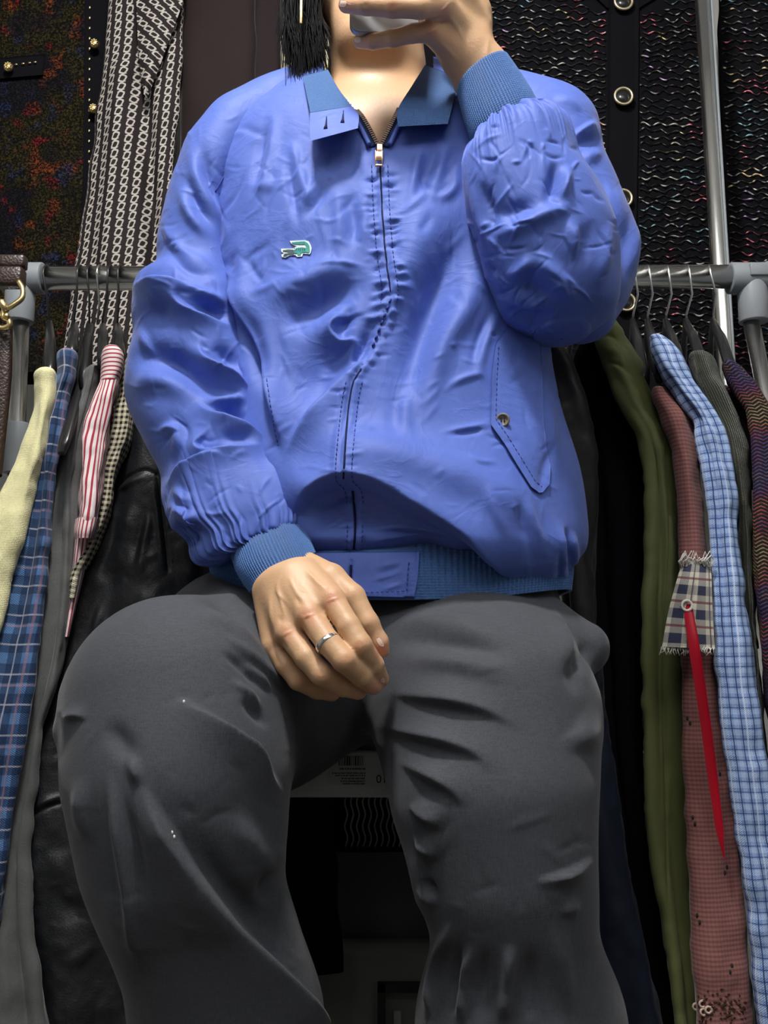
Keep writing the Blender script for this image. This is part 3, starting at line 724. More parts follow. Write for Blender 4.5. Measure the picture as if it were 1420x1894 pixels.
# right side -----------------------------------------------------------
garment('charcoal_coat', 'satiny charcoal coat beside the blue jacket with the pocket flap', 'coat', MC['charcoal'], [(640, 1004, 1040, 1.27), (690, 1008, 1062, 1.268), (778, 1014, 1096, 1.262), (888, 1020, 1109, 1.258), (997, 1030, 1109, 1.255), (1100, 1040, 1104, 1.25), (1250, 1050, 1112, 1.245), (1400, 1060, 1128, 1.24)], d=.04, folds=(2, .006), seed=11, bodyw=.5)
garment('black_coat', 'plain black wool coat between the charcoal and olive coats', 'coat', MC['black'], [(650, 1070, 1120, 1.31), (706, 1062, 1150, 1.305), (815, 1080, 1190, 1.30), (924, 1090, 1202, 1.295), (1143, 1100, 1196, 1.285), (1346, 1112, 1192, 1.275), (1530, 1140, 1200, 1.27), (1700, 1170, 1232, 1.265), (1960, 1200, 1260, 1.26)], d=.045, folds=(3, .004), seed=12)
garment('navy_trousers', 'dark navy trousers with a side stripe seam beside the seated knee', 'trousers', MC['navyd'], [(1200, 1070, 1112, 1.225), (1346, 1072, 1122, 1.22), (1450, 1070, 1140, 1.215), (1566, 1068, 1158, 1.21), (1700, 1074, 1186, 1.205), (1800, 1080, 1206, 1.20), (1960, 1090, 1236, 1.19)], d=.03, folds=(2, .004), seed=13, body=False, cap=.01)
Rol = Relief().many([('g', -4, 4, [(1100, 625), (1130, 622), (1160, 650)]), ('g', 4, 8, [(1105, 608), (1135, 605), (1165, 635)]), ('g', 4, 8, [(1110, 650), (1140, 650), (1170, 685)]), ('g', -4, 4, [(1115, 672), (1145, 675), (1178, 705)]), ('g', 5, 12, [(1150, 720), (1190, 790), (1215, 850)]), ('g', -3, 3, [(1230, 800), (1240, 1000), (1228, 1200), (1232, 1500), (1235, 1700)], {'taper': .05})])
garment('olive_coat', 'olive green padded coat with a creased puffy shoulder', 'coat', MC['olive'], [(612, 1098, 1150, 1.255), (640, 1100, 1168, 1.25), (680, 1112, 1184, 1.248), (706, 1126, 1188, 1.245), (760, 1150, 1212, 1.242), (815, 1184, 1237, 1.24), (924, 1198, 1250, 1.238), (1034, 1196, 1256, 1.235), (1143, 1188, 1258, 1.23), (1346, 1190, 1262, 1.225), (1530, 1193, 1268, 1.22), (1676, 1218, 1275, 1.215), (1823, 1236, 1286, 1.21), (1960, 1258, 1296, 1.205)], d=.045, folds=(3, .005), seed=14, relief=Rol, n=260, m=160)
tR, sR = garment('rose_sweater', 'faded rose knit sweater with plaid patch and red ribbon', 'sweater', MC['rose'], [(728, 1206, 1236, 1.215), (748, 1208, 1256, 1.21), (778, 1222, 1281, 1.205), (820, 1238, 1288, 1.205), (870, 1251, 1292, 1.20), (961, 1258, 1299, 1.195), (1034, 1260, 1306, 1.19), (1150, 1262, 1322, 1.185), (1237, 1262, 1328, 1.18), (1383, 1262, 1340, 1.175), (1530, 1269, 1360, 1.17), (1676, 1275, 1373, 1.165), (1786, 1282, 1386, 1.16), (1960, 1292, 1402, 1.155)], d=.03, folds=(2, .002), seed=15, cap=.015, partlab='long rose knit sleeve')
garment('blue_check_shirt', 'light blue check shirt with dark grid lines, between rose and olive-grey knits', 'shirt', MC['bluec'], [(634, 1200, 1234, 1.20), (660, 1206, 1256, 1.195), (687, 1218, 1268, 1.19), (730, 1246, 1296, 1.19), (778, 1282, 1324, 1.188), (830, 1296, 1346, 1.185), (872, 1304, 1354, 1.18), (930, 1312, 1364, 1.178), (997, 1315, 1366, 1.175), (1106, 1319, 1380, 1.17), (1250, 1325, 1398, 1.165), (1383, 1340, 1418, 1.16), (1530, 1360, 1440, 1.155), (1700, 1384, 1466, 1.15), (1960, 1404, 1500, 1.14)], d=.032, folds=(3, .003), seed=16)
garment('ribbed_sweater', 'dark olive-grey ribbed knit sweater left of the multicolour tweed', 'sweater', MC['rib'], [(668, 1272, 1320, 1.235), (700, 1280, 1332, 1.232), (742, 1300, 1352, 1.23), (815, 1332, 1384, 1.225), (924, 1356, 1394, 1.22), (1034, 1362, 1396, 1.215), (1200, 1372, 1402, 1.21), (1400, 1390, 1420, 1.205)], d=.032, folds=(2, .002), seed=17, bodyd=.065)
garment('red_sweater', 'bright red knit glimpsed behind the blue check shirt', 'sweater', MC['red'], [(700, 1272, 1300, 1.28), (740, 1285, 1312, 1.28), (800, 1318, 1352, 1.275), (850, 1330, 1366, 1.27), (950, 1345, 1372, 1.265), (1200, 1372, 1400, 1.26)], d=.03, folds=(2, .002), seed=18, body=False)
garment('tweed_coat', 'multicolour herringbone tweed coat at the right edge of the rail', 'coat', MC['herr'], [(684, 1336, 1366, 1.225), (720, 1350, 1404, 1.22), (778, 1384, 1440, 1.215), (850, 1390, 1458, 1.21), (924, 1391, 1468, 1.205), (1070, 1392, 1480, 1.20), (1250, 1410, 1500, 1.195), (1500, 1432, 1540, 1.19)], d=.04, folds=(2, .003), seed=19, bodyd=.065)
for hx, dx, tx, ty, Yt, lab in [(1168, 2, 1190, 700, 1.25, 'black hanger with steel hook inside the olive coat'), (1195, 2, 1216, 690, 1.23, 'black hanger with steel hook above the light blue check shirt'), (1230, 1, 1262, 700, 1.24, 'black hanger with steel hook above the rose sweater'), (1268, 0, 1298, 680, 1.25, 'black hanger with steel hook above the olive-grey knit'), (1306, 12, 1352, 690, 1.235, 'black hanger with steel hook above the multicolour tweed')]:
    hanger(hx, dx, tx, ty, Yt, lab, ht=597, wire='steel')
hanger(1060, 0, 1100, 700, 1.30, 'black hanger of the black coat, nearest the raised elbow', ht=610)
# plaid patch, ribbon and small holes on the rose sweater
def m_patch():
    n = NB('patch_plaid'); a = band(n.u, .026, .1, .012); b = band(n.v, .030, .2, .012)
    c = n.mix(a * .5 + b * .5, (.62, .58, .48), (.040, .045, .085)); c = n.mix(band(n.v, .030, .7, .003) * .8, c, (.18, .03, .06)); c = n.mix(band(n.u, .026, .62, .002) * .8, c, (.05, .04, .08)); return n.set(c, .85, bump=weave(n), strength=.4, dist=.001)
MPt = m_patch()
sheetR = Relief().many([('g', 2, 5, [(1275, 1045), (1265, 1110), (1250, 1180)]), ('g', -2, 4, [(1290, 1045), (1284, 1100), (1276, 1160)]), ('g', 2, 5, [(1302, 1050), (1306, 1120), (1308, 1190)])])
pt = free_sheet('plaid_patch', [(1262, 1040, 1.150), (1252, 1070, 1.140), (1236, 1130, 1.130), (1224, 1196, 1.122)], [(1314, 1038, 1.152), (1316, 1080, 1.142), (1318, 1140, 1.136), (1322, 1200, 1.128)], 60, 50, .002, MPt, R=sheetR, parent=tR, bulge_=.008); pt['label'] = 'gathered cream and navy plaid patch with frayed hem'
fr = MB(); r4 = random.Random(9)
for i in range(46):
    x = 1223 + i * 2.15; y = 1197 + r4.uniform(-1, 4); fr.tube([P(x, y - 2, 1.122), P(x + r4.uniform(-3, 3), y + 5, 1.120), P(x + r4.uniform(-6, 6), y + r4.uniform(6, 14), 1.121)], .0005, 4)
for i in range(22):
    x = 1256 + r4.uniform(0, 58); y = 1040; s_ = r4.choice((-1, 1)); fr.tube([P(x, y + 6, 1.146), P(x - 3, y - 2, 1.140), P(x - 8 * s_, y - 8 - r4.uniform(0, 14), 1.142), P(x - 14 * s_, y - 2, 1.144), P(x - 10 * s_, y + 8, 1.143)], .0006, 5)
o = fr.build('frayed_threads', MT['white_thread'], pt); o['kind'] = 'stuff'
A = catmull([P(1271, 1118, 1.128), P(1284, 1200, 1.112), P(1302, 1320, 1.118), P(1318, 1440, 1.124), P(1330, 1530, 1.124), P(1339, 1588, 1.126)], 60); W_ = np.interp(np.linspace(0, 1, 60), [0, .15, .6, .85, 1], [8, 10, 9, 7, 1]) * .00066
G = np.stack([A + np.array([-1, 0, 0]) * W_[:, None], A + np.array([0, -.002, 0]), A + np.array([1, 0, 0]) * W_[:, None]], 1); o = slab('red_ribbon', G, .0012, MT['red_satin'], tR); o['label'] = 'red satin ribbon hanging from the patch'
MB().torus(P(1270, 1120, 1.124), .006, .0016, n=16, m=8).build('ribbon_eyelet', MT['white_thread'], tR)
for (x, y) in [(1271, 1329), (1276, 1338), (1331, 1432), (1281, 1512), (1285, 1524), (1344, 1604), (1340, 1614), (1289, 1693), (1294, 1706), (1353, 1786), (1350, 1798)]:
    h, _ = sR.hit(x, y, 1.17); MB().ball(h + norm(CAMV - h) * .0003, .0022, 8, (.8, .5, 1.3)).build('dark_bead', MT['ink'], tR)
em = MB()
for i in range(90):
    x, y = 1290 + r4.random() * 88, 1850 + r4.gauss(12, 14); h, _ = sR.hit(x, y, 1.16); em.ball(h + norm(CAMV - h) * .0006, .0016, 5, (r4.uniform(.6, 1.8), .6, r4.uniform(.5, 1.4)))
o = em.build('floral_embroidery', plain('embroidery_brown', (.05, .03, .02), .8), tR); o['kind'] = 'stuff'
for (x, y) in [(1287, 1862), (1299, 1857), (1301, 1872), (1310, 1868)]:
    h, _ = sR.hit(x, y, 1.16); MB().torus(h + norm(CAMV - h) * .001, .0035, .0014, n=14, m=6).build('flower_bead', plain('bead_cream', (.55, .42, .34), .5), tR)
# ================================================================== REAR GARMENTS, hung facing the room
def panel(name, rows, mat, parent, Yd=.03, folds=(6, .008), seed=1, n=160, m=200, uvs=None, relief=None, e=.5):
    """broad garment panel: rows (y, xl, xr, Y)"""
    G, uv = loft(pairs([(r[1], r[0], r[2], r[0], r[3], Yd) for r in rows]), n, m, e)
    N = outward(G); px, py, _ = proj(G); tt = (py / 700.0)
    G = G + N * (folds[1] * np.sin(px / 260.0 * folds[0] * 2 + 1.5 * np.sin(tt * 3 + seed)) * np.clip(.4 + tt * .6, 0, 1) + vnoise(G * 18, seed) * .004)[..., None]
    if relief is not None: G = relief_push(G, N, relief)
    o = mesh(name, G.reshape(-1, 3), flipfix(G, gridfaces(*G.shape[:2])), mat, parent, uv=uv.reshape(-1, 2))
    return o, Surf(G.reshape(-1, 3), flipfix(G, gridfaces(*G.shape[:2])))
def m_boucle():
    n = NB('multicolour_boucle'); blob = n.noise(20.0, 1.5, .5); b2 = n.noise(26.0, 1.5, .5, vec=n.vec(n.x + 3.3, n.y, n.z + 1.7))
    base = n.ramp(n.noise(8.0, 2, .5), [(.38, (.020, .016, .030)), (.48, (.050, .038, .012)), (.58, (.070, .055, .012)), (.66, (.030, .020, .030))])
    c = n.mix(((blob - .58) * 9.0).clamp(), base, (.34, .075, .02)); MTc = n.mix(((b2 - .60) * 7.0).clamp() * .8, c, (.035, .05, .16)); c = n.mix((n.noise(24.0, 1, .5, vec=n.vec(n.x, n.y + 5.0, n.z + 7.7)) - .62).clamp() * 9.0, MTc, (.34, .02, .03))
    for nd in (): pass
    f = n.noise(260, 3, .7); c = n.mix(((f - .46) * 4.0).clamp() * .75, (.003, .003, .003), c)
    return n.set(c, .95, spec=.08, bump=f + n.noise(500, 2) * .6, strength=.7, dist=.003)
def clampfac(): pass
def m_chain():
    n = NB('chain_print'); pu, pv = .0212, .0172
    cu = ((n.u * (1 / pu)).fract() - .5) * pu
    def link(off, tilt):
        cv = ((n.v * (1 / pv) + off).fract() - .5) * pv; a = ((cu + cv * tilt) * (1 / .0056)).abs(); b = (cv * (1 / .0090)).abs(); r = (a.pow(3.2) + b.pow(3.2)).pow(1 / 3.2); return (r - .80).abs() < .20, cv
    l, cv = link(0.0, .30); cv2 = ((n.v * (1 / pv) + .5).fract() - .5) * pv
    bar = ((cu + cv2 * .9).abs() < .0016) * (cv2.abs() < .0052)
    k = l.max(bar); c = n.mix(k * (n.noise(700, 2) * .5 + .6), (.016, .011, .012), (.50, .46, .42))
    return n.set(c, .8, bump=k + n.noise(900, 2), strength=.4, dist=.0012)
MC['boucle'] = m_boucle(); MC['chain'] = m_chain(); MC['brown'] = m_greycloth('brown_wool', (.011, .006, .0065), (.019, .011, .0105)); MC['brown2'] = m_satin('brown_silk', (.014, .007, .009), .8)
def hangup(name, lab, cat, x):   # rear garment, hung from the upper rail
    return empty(name, (x, 1.80, 1.9), lab, cat, 'garments hung high behind the rail')
YB = 1.76
tb = hangup('boucle_jacket', 'dark multicolour boucle jacket with black trim and gold studs', 'jacket', -.75)
_, sB = panel('front', [(-160, -40, 214, YB), (0, -60, 210, YB), (300, -70, 186, YB - .01), (620, -80, 160, YB - .02), (700, -80, 150, YB - .02)], MC['boucle'], tb, .045, (4, .004), 21)
sheet('placket', sB, [(158, -60), (156, 100), (154, 300), (146, 480)], [(212, -60), (204, 100), (182, 300), (160, 480)], 60, 12, .006, .008, MC['black'], tb, fb=YB)
pf = sheet('pocket_flap', sB, [(-10, 108), (-10, 146)], [(84, 100), (80, 138)], 10, 16, .010, .006, MC['black'], tb, fb=YB)
for i, y in enumerate(range(14, 300, 19)):
    h, _ = sB.hit(166 - i * .1, y, YB); MB().ball(h + norm(CAMV - h) * .008, .0034, 8, (.7, .5, 1.1)).build('stud', MT['gold'], tb)
for x in (34, 47, 59, 69): MB().ball(sB.hit(x, 126 - (x - 34) * .12, YB)[0] + np.array([0, -.012, 0]), .0028, 8, (1.2, .5, .6)).build('stud', MT['gold'], tb)
for (x, y) in [(175, 81), (173, 201), (16, 124)]:
    h, _ = sB.hit(min(x, 168), y, YB); c = P(x, y, h[1] - .02); m = MB().ball(c, .0095, 16, (1, .7, 1))
    for k in range(8): a = k * math.pi / 4; m.ball(c + np.array([.0055 * math.cos(a), -.005, .0055 * math.sin(a)]), .0026, 6)
    m.build('button', MT['gold'], tb)
tc = hangup('chain_print_dress', 'dark dress with rows of white chain links, wide folds', 'dress', -.5)
panel('skirt_panel', [(-160, 212, 330, YB - .06), (0, 204, 338, YB - .06), (100, 194, 338, YB - .065), (250, 172, 330, YB - .07), (480, 138, 318, YB - .08), (620, 116, 310, YB - .09), (700, 108, 305, YB - .09)], MC['chain'], tc, .035, (5, .004), 22, relief=Relief().many([('g', -26, 16, [(262, 0), (264, 160), (275, 330), (285, 520)], {'taper': .05}), ('g', 14, 18, [(225, 100), (210, 320), (195, 520)], {'taper': .1})]))
A = np.array([P(x, y, YB - .115) for x, y in [(250, -120), (252, 0), (256, 90), (266, 178)]]); B = np.array([P(x, y, YB - .115) for x, y in [(345, -160), (342, -20), (318, 60), (272, 182)]])
A, B = catmull(A, 40), catmull(B, 40); s_ = np.linspace(0, 1, 40)[None, :, None]; G = A[:, None] * (1 - s_) + B[:, None] * s_; G = G + np.array([0, -1, 0]) * (.01 * np.sin(np.pi * s_[..., 0]))[..., None]
uu = G[..., 0] * .75 + G[..., 2] * .66; vv = G[..., 0] * -.66 + G[..., 2] * .75; o = slab('crossed_lapel', G, .006, MC['chain'], tc, uv=np.stack([uu, vv], -1)); o['label'] = 'lapel with diagonal chain rows'
td = hangup('brown_coat', 'very dark brown coat hanging behind the shoulder', 'coat', -.38)
panel('front', [(-160, 330, 476, YB - .03), (0, 334, 474, YB - .03), (300, 330, 470, YB - .035), (620, 320, 450, YB - .04)], MC['brown'], td, .035, (3, .005), 23)
panel('lining_edge', [(-160, 470, 524, YB - .03), (0, 470, 524, YB - .03), (120, 462, 520, YB - .03), (620, 455, 515, YB - .03)], MC['brown2'], td, .02, (6, .004), 24)
te = hangup('cream_blouse', 'cream patterned blouse edge beside the black hair', 'blouse', -.25)
def m_crp():
    n = NB('cream_print'); return n.set(n.mix((n.voro(60) < .32) * 1.0, (.62, .56, .36), (.20, .20, .16)), .8)
panel('front', [(-160, 520, 640, YB - .06), (0, 522, 640, YB - .06), (300, 520, 650, YB - .06), (620, 520, 650, YB - .06)], m_crp(), te, .015, (3, .004), 25)
# sparkly knit cardigan: rows of wavy yarn on a black ground
tk = hangup('sparkly_cardigan', 'black cardigan with rows of sparkling multicolour yarn and ring buttons', 'cardigan', .5)
CB, sC = panel('front', [(-160, 640, 1305, YB - .02), (0, 640, 1302, YB - .02), (300, 640, 1316, YB - .03), (640, 660, 1330, YB - .04), (760, 660, 1340, YB - .04)], MC['black'], tk, .035, (5, .005), 26)
_, sD = panel('sleeve', [(-160, 1322, 1500, YB - .06), (0, 1325, 1500, YB - .06), (300, 1332, 1510, YB - .065), (640, 1350, 1520, YB - .07), (900, 1360, 1530, YB - .07)], MC['black'], tk, .05, (4, .006), 27)
def yarn(surf, x0f, x1f, y0, y1, step, skip, name, parent, seed, Y):
    r = random.Random(seed); V = []; Fc = []; Cc = []
    y = y0
    while y < y1:
        a, b = x0f(y), x1f(y); x = a; seg = []; ph = r.uniform(0, 6); hue = None
        while x < b:
            if skip and skip(x, y): 
                if len(seg) > 2: emit(seg, V, Fc, Cc, r)
                seg = []; x += 4; continue
            hgt, _ = surf.hit(x, y + 2.6 * math.sin(x / 4.6 + ph) + 2.2 * float(vnoise(np.array([x / 14.0, y / 9.0, 1.1]), 50)) + 3 * math.sin(x / 60 + y * .02), Y)
            v = norm(CAMV - hgt); seg.append((hgt + v * (.003 + .002 * math.cos(x / 2.5 + ph)), x, y)); x += 3.2
        if len(seg) > 2: emit(seg, V, Fc, Cc, r)
        y += step * r.uniform(.85, 1.15)
    n = NB(name + '_yarn'); m = n.set(n.attr(), n.noise(300, 2) * .4 + .15, metal=.2)
    o = mesh(name, np.array(V), np.array(Fc), m, parent, col=np.array(Cc)); o['kind'] = 'stuff'; return o
def emit(seg, V, Fc, Cc, r):
    n0 = len(V); k = 4
    for i, (p, x, y) in enumerate(seg):
        q = vnoise(np.array([x / 46.0, y / 40.0, 3.3]), 44); q2 = vnoise(np.array([x / 4.2, y / 3.0, 9.1]), 45); q3 = vnoise(np.array([x / 30.0 + 9, y / 30.0, 5.3]), 46)
        base = np.array([.13, .12, .105])
        if q > .38: base = np.array([.30, .03, .05])
        elif q < -.42: base = np.array([.05, .13, .16])
        elif q3 > .45: base = np.array([.24, .17, .05])
        elif q3 < -.5: base = np.array([.16, .08, .20])
        br = .05 if q2 < -.1 else (.35 if q2 < .3 else (1.2 if q2 < .5 else 4.0)); rad = .0011 + .0012 * max(0, q2)
        base = base * .62 + base.mean() * .38; c = np.clip(base * br * .85, 0, .8)
        for j in range(k):
            a = 2 * math.pi * j / k; V.append(p + np.array([0, -math.cos(a), math.sin(a)]) * rad); Cc.append(c)
        if i:
            for j in range(k): A_ = n0 + (i - 1) * k + j; B_ = n0 + (i - 1) * k + (j + 1) % k; Fc.append((A_, B_, B_ + k, A_ + k))
yarn(sC, lambda y: 845 + y * .1, lambda y: 1296 + y * .04, -10, 650, 11.5, lambda x, y: 1122 - y * .004 < x < 1184 - y * .01 or (y < 22 and 1090 < x < 1225), 'sparkle_yarn', tk, 3, YB)
yarn(sD, lambda y: 1332 + y * .04, lambda y: 1440, -10, 700, 11.5, None, 'sleeve_sparkle_yarn', tk, 4, YB)
def vblack():
    return sheet('placket', sC, [(1126, -80), (1124, 200), (1122, 400), (1118, 660)], [(1182, -80), (1180, 200), (1177, 400), (1172, 660)], 70, 8, .010, .012, MC['black'], tk, fb=YB)
vblack(); sheet('neck_trim', sC, [(1090, -80), (1092, -20), (1122, 14)], [(1230, -80), (1226, -20), (1180, 16)], 16, 16, .009, .010, MC['black'], tk, fb=YB)
for (x, y) in [(1152, 5), (1152, 180), (1151, 368), (1157, 560)]:
    h, _ = sC.hit(x, y, YB); c = h + norm(CAMV - h) * .020; sc_ = float(mpp(y, c[1])); b = MB().disc(c, 14 * sc_, .004, (0, -1, 0), 28).build('button', MT['black_plastic'], tk)
    MB().torus(c + np.array([0, -.004, 0]), 16 * sc_, 2.7 * sc_, n=36, m=10).build('gold_ring', plain('pale_gold', (.58, .50, .33), .35, metal=.85), b)
# ================================================================== UNDER THE RAIL, SEEN BETWEEN THE LEGS
stl = empty('stool', (P(710, 1400, 1.1)[0], 1.12, 0), 'pale grey plastic stool with a paper label under the seated person', 'stool')
n = NB('stool_plastic'); MS = n.set((.46, .47, .46), .45, bump=n.noise(500, 2), strength=.1, dist=.0005)
fy = 1.045; zt = P(700, 1388, fy)[2]; zb_ = P(700, 1474, fy)[2]; xl, xr = P(420, 1400, fy)[0], P(1060, 1400, fy)[0]
Vs = []; 
bevel(MB().box(((xl + xr) / 2, fy + .15, zt - .006), ((xr - xl) / 2, .15, .006)).build('seat_top', MS, stl), .003)
bevel(MB().box(((xl + xr) / 2, fy + .006, (zt + zb_) / 2 - .004), ((xr - xl) / 2 - .004, .006, (zt - zb_) / 2 - .003)).build('front_apron', MS, stl), .003)
bevel(MB().box(((xl + xr) / 2, fy + .294, (zt + zb_) / 2 - .004), ((xr - xl) / 2 - .004, .006, (zt - zb_) / 2 - .003)).build('rear_apron', MS, stl), .003)
for x in (xl + .012, xr - .012):
    for y in (fy + .02, fy + .28):
        s_ = 1 if x > 0 else -1
        bevel(MB().tube([(x, y, zb_ + .03), (x + s_ * .02, y, .0)], [.016, .013], 16).build('leg', MS, stl), .002)
def onf(px, py, dy=0): return P(px, py, fy - .0005 - dy)
def quad(name, x0, y0, x1, y1, mat, parent, dy=0, th=.0004):
    a, b = onf(x0, y0, dy), onf(x1, y1, dy); return MB().box(((a[0] + b[0]) / 2, a[1], (a[2] + b[2]) / 2), (abs(b[0] - a[0]) / 2, th, abs(b[2] - a[2]) / 2)).build(name, mat, parent, smooth=False)
lb = quad('paper_label', 606, 1392, 676, 1452, MT['label_paper'], stl)
bm_ = MB(); x = 626
while x < 672:
    wd = r4.choice((1, 1, 2, 3)); a, b = onf(x, 1398, .0006), onf(x + wd, 1416, .0006); bm_.box(((a[0] + b[0]) / 2, a[1], (a[2] + b[2]) / 2), (abs(b[0] - a[0]) / 2, .0002, abs(a[2] - b[2]) / 2)); x += wd + r4.choice((1, 2, 2))
o = bm_.build('barcode', MT['ink'], lb, smooth=False); o['kind'] = 'stuff'
bm_ = MB()
for k, (y, x0) in enumerate([(1422, 628), (1430, 614), (1434.5, 620), (1440, 632), (1445, 630), (1449.5, 634)]):
    x = x0
    while x < 674:
        wd = r4.uniform(1.5, 3.0); hh = 1.5 if k == 0 else 1.1; a, b = onf(x, y - hh, .0006), onf(x + wd, y + hh, .0006); bm_.box(((a[0] + b[0]) / 2, a[1], (a[2] + b[2]) / 2), (abs(b[0] - a[0]) / 2, .0002, abs(a[2] - b[2]) / 2)); x += wd + r4.choice((.7, .7, 2))
o = bm_.build('small_print', MT['ink'], lb, smooth=False); o['kind'] = 'stuff'
cu = bpy.data.curves.new('moulded_number', 'FONT'); cu.body = '10'; cu.size = .012; cu.extrude = .0003; ob = bpy.data.objects.new('moulded_number', cu); COL.objects.link(ob); ob.parent = stl
p = onf(716, 1448, .0004); ob.location = Vector(p) - Vector(stl.location); ob.rotation_euler = (math.pi / 2, 0, 0); ob.scale = (-1, 1, 1); cu.materials.append(MT['ink']); bpy.context.view_layer.update(); me = bpy.data.meshes.new_from_object(ob); me.name = 'moulded_number'; o2 = bpy.data.objects.new('moulded_number', me); COL.objects.link(o2); o2.parent = stl; o2.location = ob.location; o2.rotation_euler = ob.rotation_euler; o2.scale = ob.scale; bpy.data.objects.remove(ob); o2.name = 'moulded_number'
# dark hanging things in the gap
tg = empty('black_skirt', tuple(P(560, 1300, 1.45)), 'long black skirt hanging behind the stool', 'skirt', 'garments on the rail')
panel('cloth', [(560, 300, 660, 1.52), (1150, 330, 640, 1.50), (1400, 375, 625, 1.50), (1780, 372, 632, 1.50), (1790, 372, 632, 1.50)], MC['black'], tg, .03, (5, .006), 31)
th_ = empty('black_openwork_top', tuple(P(700, 1250, 1.52)), 'black openwork knit with wavy vertical threads behind the stool', 'sweater', 'garments on the rail')
_, sH = panel('cloth', [(1150, 600, 880, 1.56), (1400, 600, 880, 1.56), (1572, 600, 880, 1.56)], MC['black'], th_, .02, (5, .004), 32)
for i in range(16):
    x = 640 + i * 11; m = MB(); m.tube([P(x + 2.5 * math.sin(y / 7.0), y, 1.525) for y in range(1440, 1572, 6)], .0012, 6); m.build('wavy_thread', plain('dark_thread', (.16, .16, .14), .6), th_)
bx = empty('storage_box', tuple(P(720, 1894, 1.62)), 'dark grey storage box standing on the floor behind the stool', 'box')
def m_box(nm, a, b):
    n = NB(nm); return n.set(n.mix(n.noise(12, 4), a, b), .6, bump=n.noise(300, 2), strength=.1, dist=.001)
x0, x1 = P(560, 1700, 1.62)[0], P(900, 1700, 1.62)[0]; z1 = P(700, 1578, 1.62)[2]
bevel(MB().box(((x0 + x1) / 2, 1.80, (z1 + .10) / 2), ((x1 - x0) / 2, .18, (z1 - .10) / 2)).build('carton', m_box('box_grey', (.10, .105, .112), (.12, .125, .132)), bx), .004)
bevel(MB().box(((x0 + x1) / 2, 1.80, z1 + .004), ((x1 - x0) / 2 + .004, .184, .008)).build('lid', m_box('box_lid', (.11, .115, .12), (.13, .135, .14)), bx), .003)
dr = empty('low_drawer_unit', tuple(P(720, 1894, 1.52)), 'low dark drawer unit with a raised frame behind the legs', 'drawer unit')
zt2 = P(700, 1776, 1.50)[2]; x0, x1 = P(480, 1800, 1.50)[0], P(960, 1800, 1.50)[0]
bevel(MB().box(((x0 + x1) / 2, 1.57, zt2 / 2), ((x1 - x0) / 2, .04, zt2 / 2)).build('body', m_box('drawer_olive', (.14, .14, .125), (.17, .17, .15)), dr), .004)
fx0, fx1 = P(698, 1830, 1.5)[0], P(900, 1830, 1.5)[0]; fz = P(700, 1828, 1.5)[2]; fm = MB()
fm.box(((fx0 + fx1) / 2, 1.524, fz - .006), ((fx1 - fx0) / 2, .008, .006)); fm.box((fx0 + .006, 1.524, fz / 2), (.006, .008, fz / 2)); fm.box((fx1 - .006, 1.524, fz / 2), (.006, .008, fz / 2)); fm.build('drawer_frame', MT['black_plastic'], dr, smooth=False)
fm = MB(); fm.box((fx0 + .030, 1.526, fz / 2 - .02), (.006, .004, fz / 2 - .02)); bevel(fm.build('drawer_rib', m_box('rib_grey', (.25, .25, .25), (.30, .30, .30)), dr), .002)
# brown leather strap with a gold clip at the far left
bg_ = empty('leather_bag', tuple(P(10, 480, 1.30)), 'dark brown leather bag strap with a gold snap hook', 'bag')
MLb = NB('brown_leather'); MLb = MLb.set((.030, .014, .010), .38, spec=.6, bump=MLb.voro(300) + MLb.noise(30, 4), strength=.3, dist=.002)
def block(px0, py0, px1, py1, Y, th): a, b = P(px0, py0, Y), P(px1, py1, Y); return ((a[0] + b[0]) / 2, Y, (a[2] + b[2]) / 2), (abs(b[0] - a[0]) / 2, th, abs(a[2] - b[2]) / 2)
c, h = block(-30, 474, 48, 498, 1.29, .010); o = bevel(MB().box(c, h).build('strap_tab', MLb, bg_), .004)
c, h = block(-30, 496, 44, 532, 1.285, .012); o = bevel(MB().box(c, h).build('strap_loop', MLb, bg_), .005)
hk = [(34, 520, 1.275), (42, 535, 1.272), (40, 552, 1.27), (22, 566, 1.268), (8, 574, 1.268), (6, 586, 1.268), (16, 592, 1.268), (17, 602, 1.268), (4, 607, 1.268), (-8, 600, 1.268), (-8, 580, 1.268)]
m = MB(); A = catmull([P(*q) for q in hk], 50); m.tube(A, .0038, 12); m.build('snap_hook', MT['gold'], bg_)
m = MB(); m.tube([P(-10, 556, 1.27), P(4, 560, 1.268), P(12, 576, 1.266)], [.004, .006, .004], 12); m.ball(P(12, 585, 1.264), .005, 12); m.build('hook_gate', MT['gold'], bg_)
A_ = [(606, -60, 24), (700, -60, 22), (800, -60, 12), (880, -60, 4)]
G, uv = loft(pairs([(r[1], r[0], r[2], r[0], 1.30, .02) for r in A_]), 40, 40, .6); mesh('bag_body', G.reshape(-1, 3), flipfix(G, gridfaces(*G.shape[:2])), MLb, bg_)
MB().tube([P(-20, 476, 1.29), P(-20, 420, 1.36), R3(-20, 492), ], .004, 8)
# ================================================================== PERSON
person = empty('person', (0.0, 1.10, 0.62), 'person seated in a blue zip jacket and grey trousers, one hand raised before the face', 'person')
jacket = bpy.data.objects.new('jacket', None); COL.objects.link(jacket); jacket.parent = person
jacket['label'] = 'cobalt blue cotton zip jacket with ribbed cuffs and hem'
def J(px, py, Y, rpx): return (P(px, py, Y), rpx * float(mpp(py, Y)))
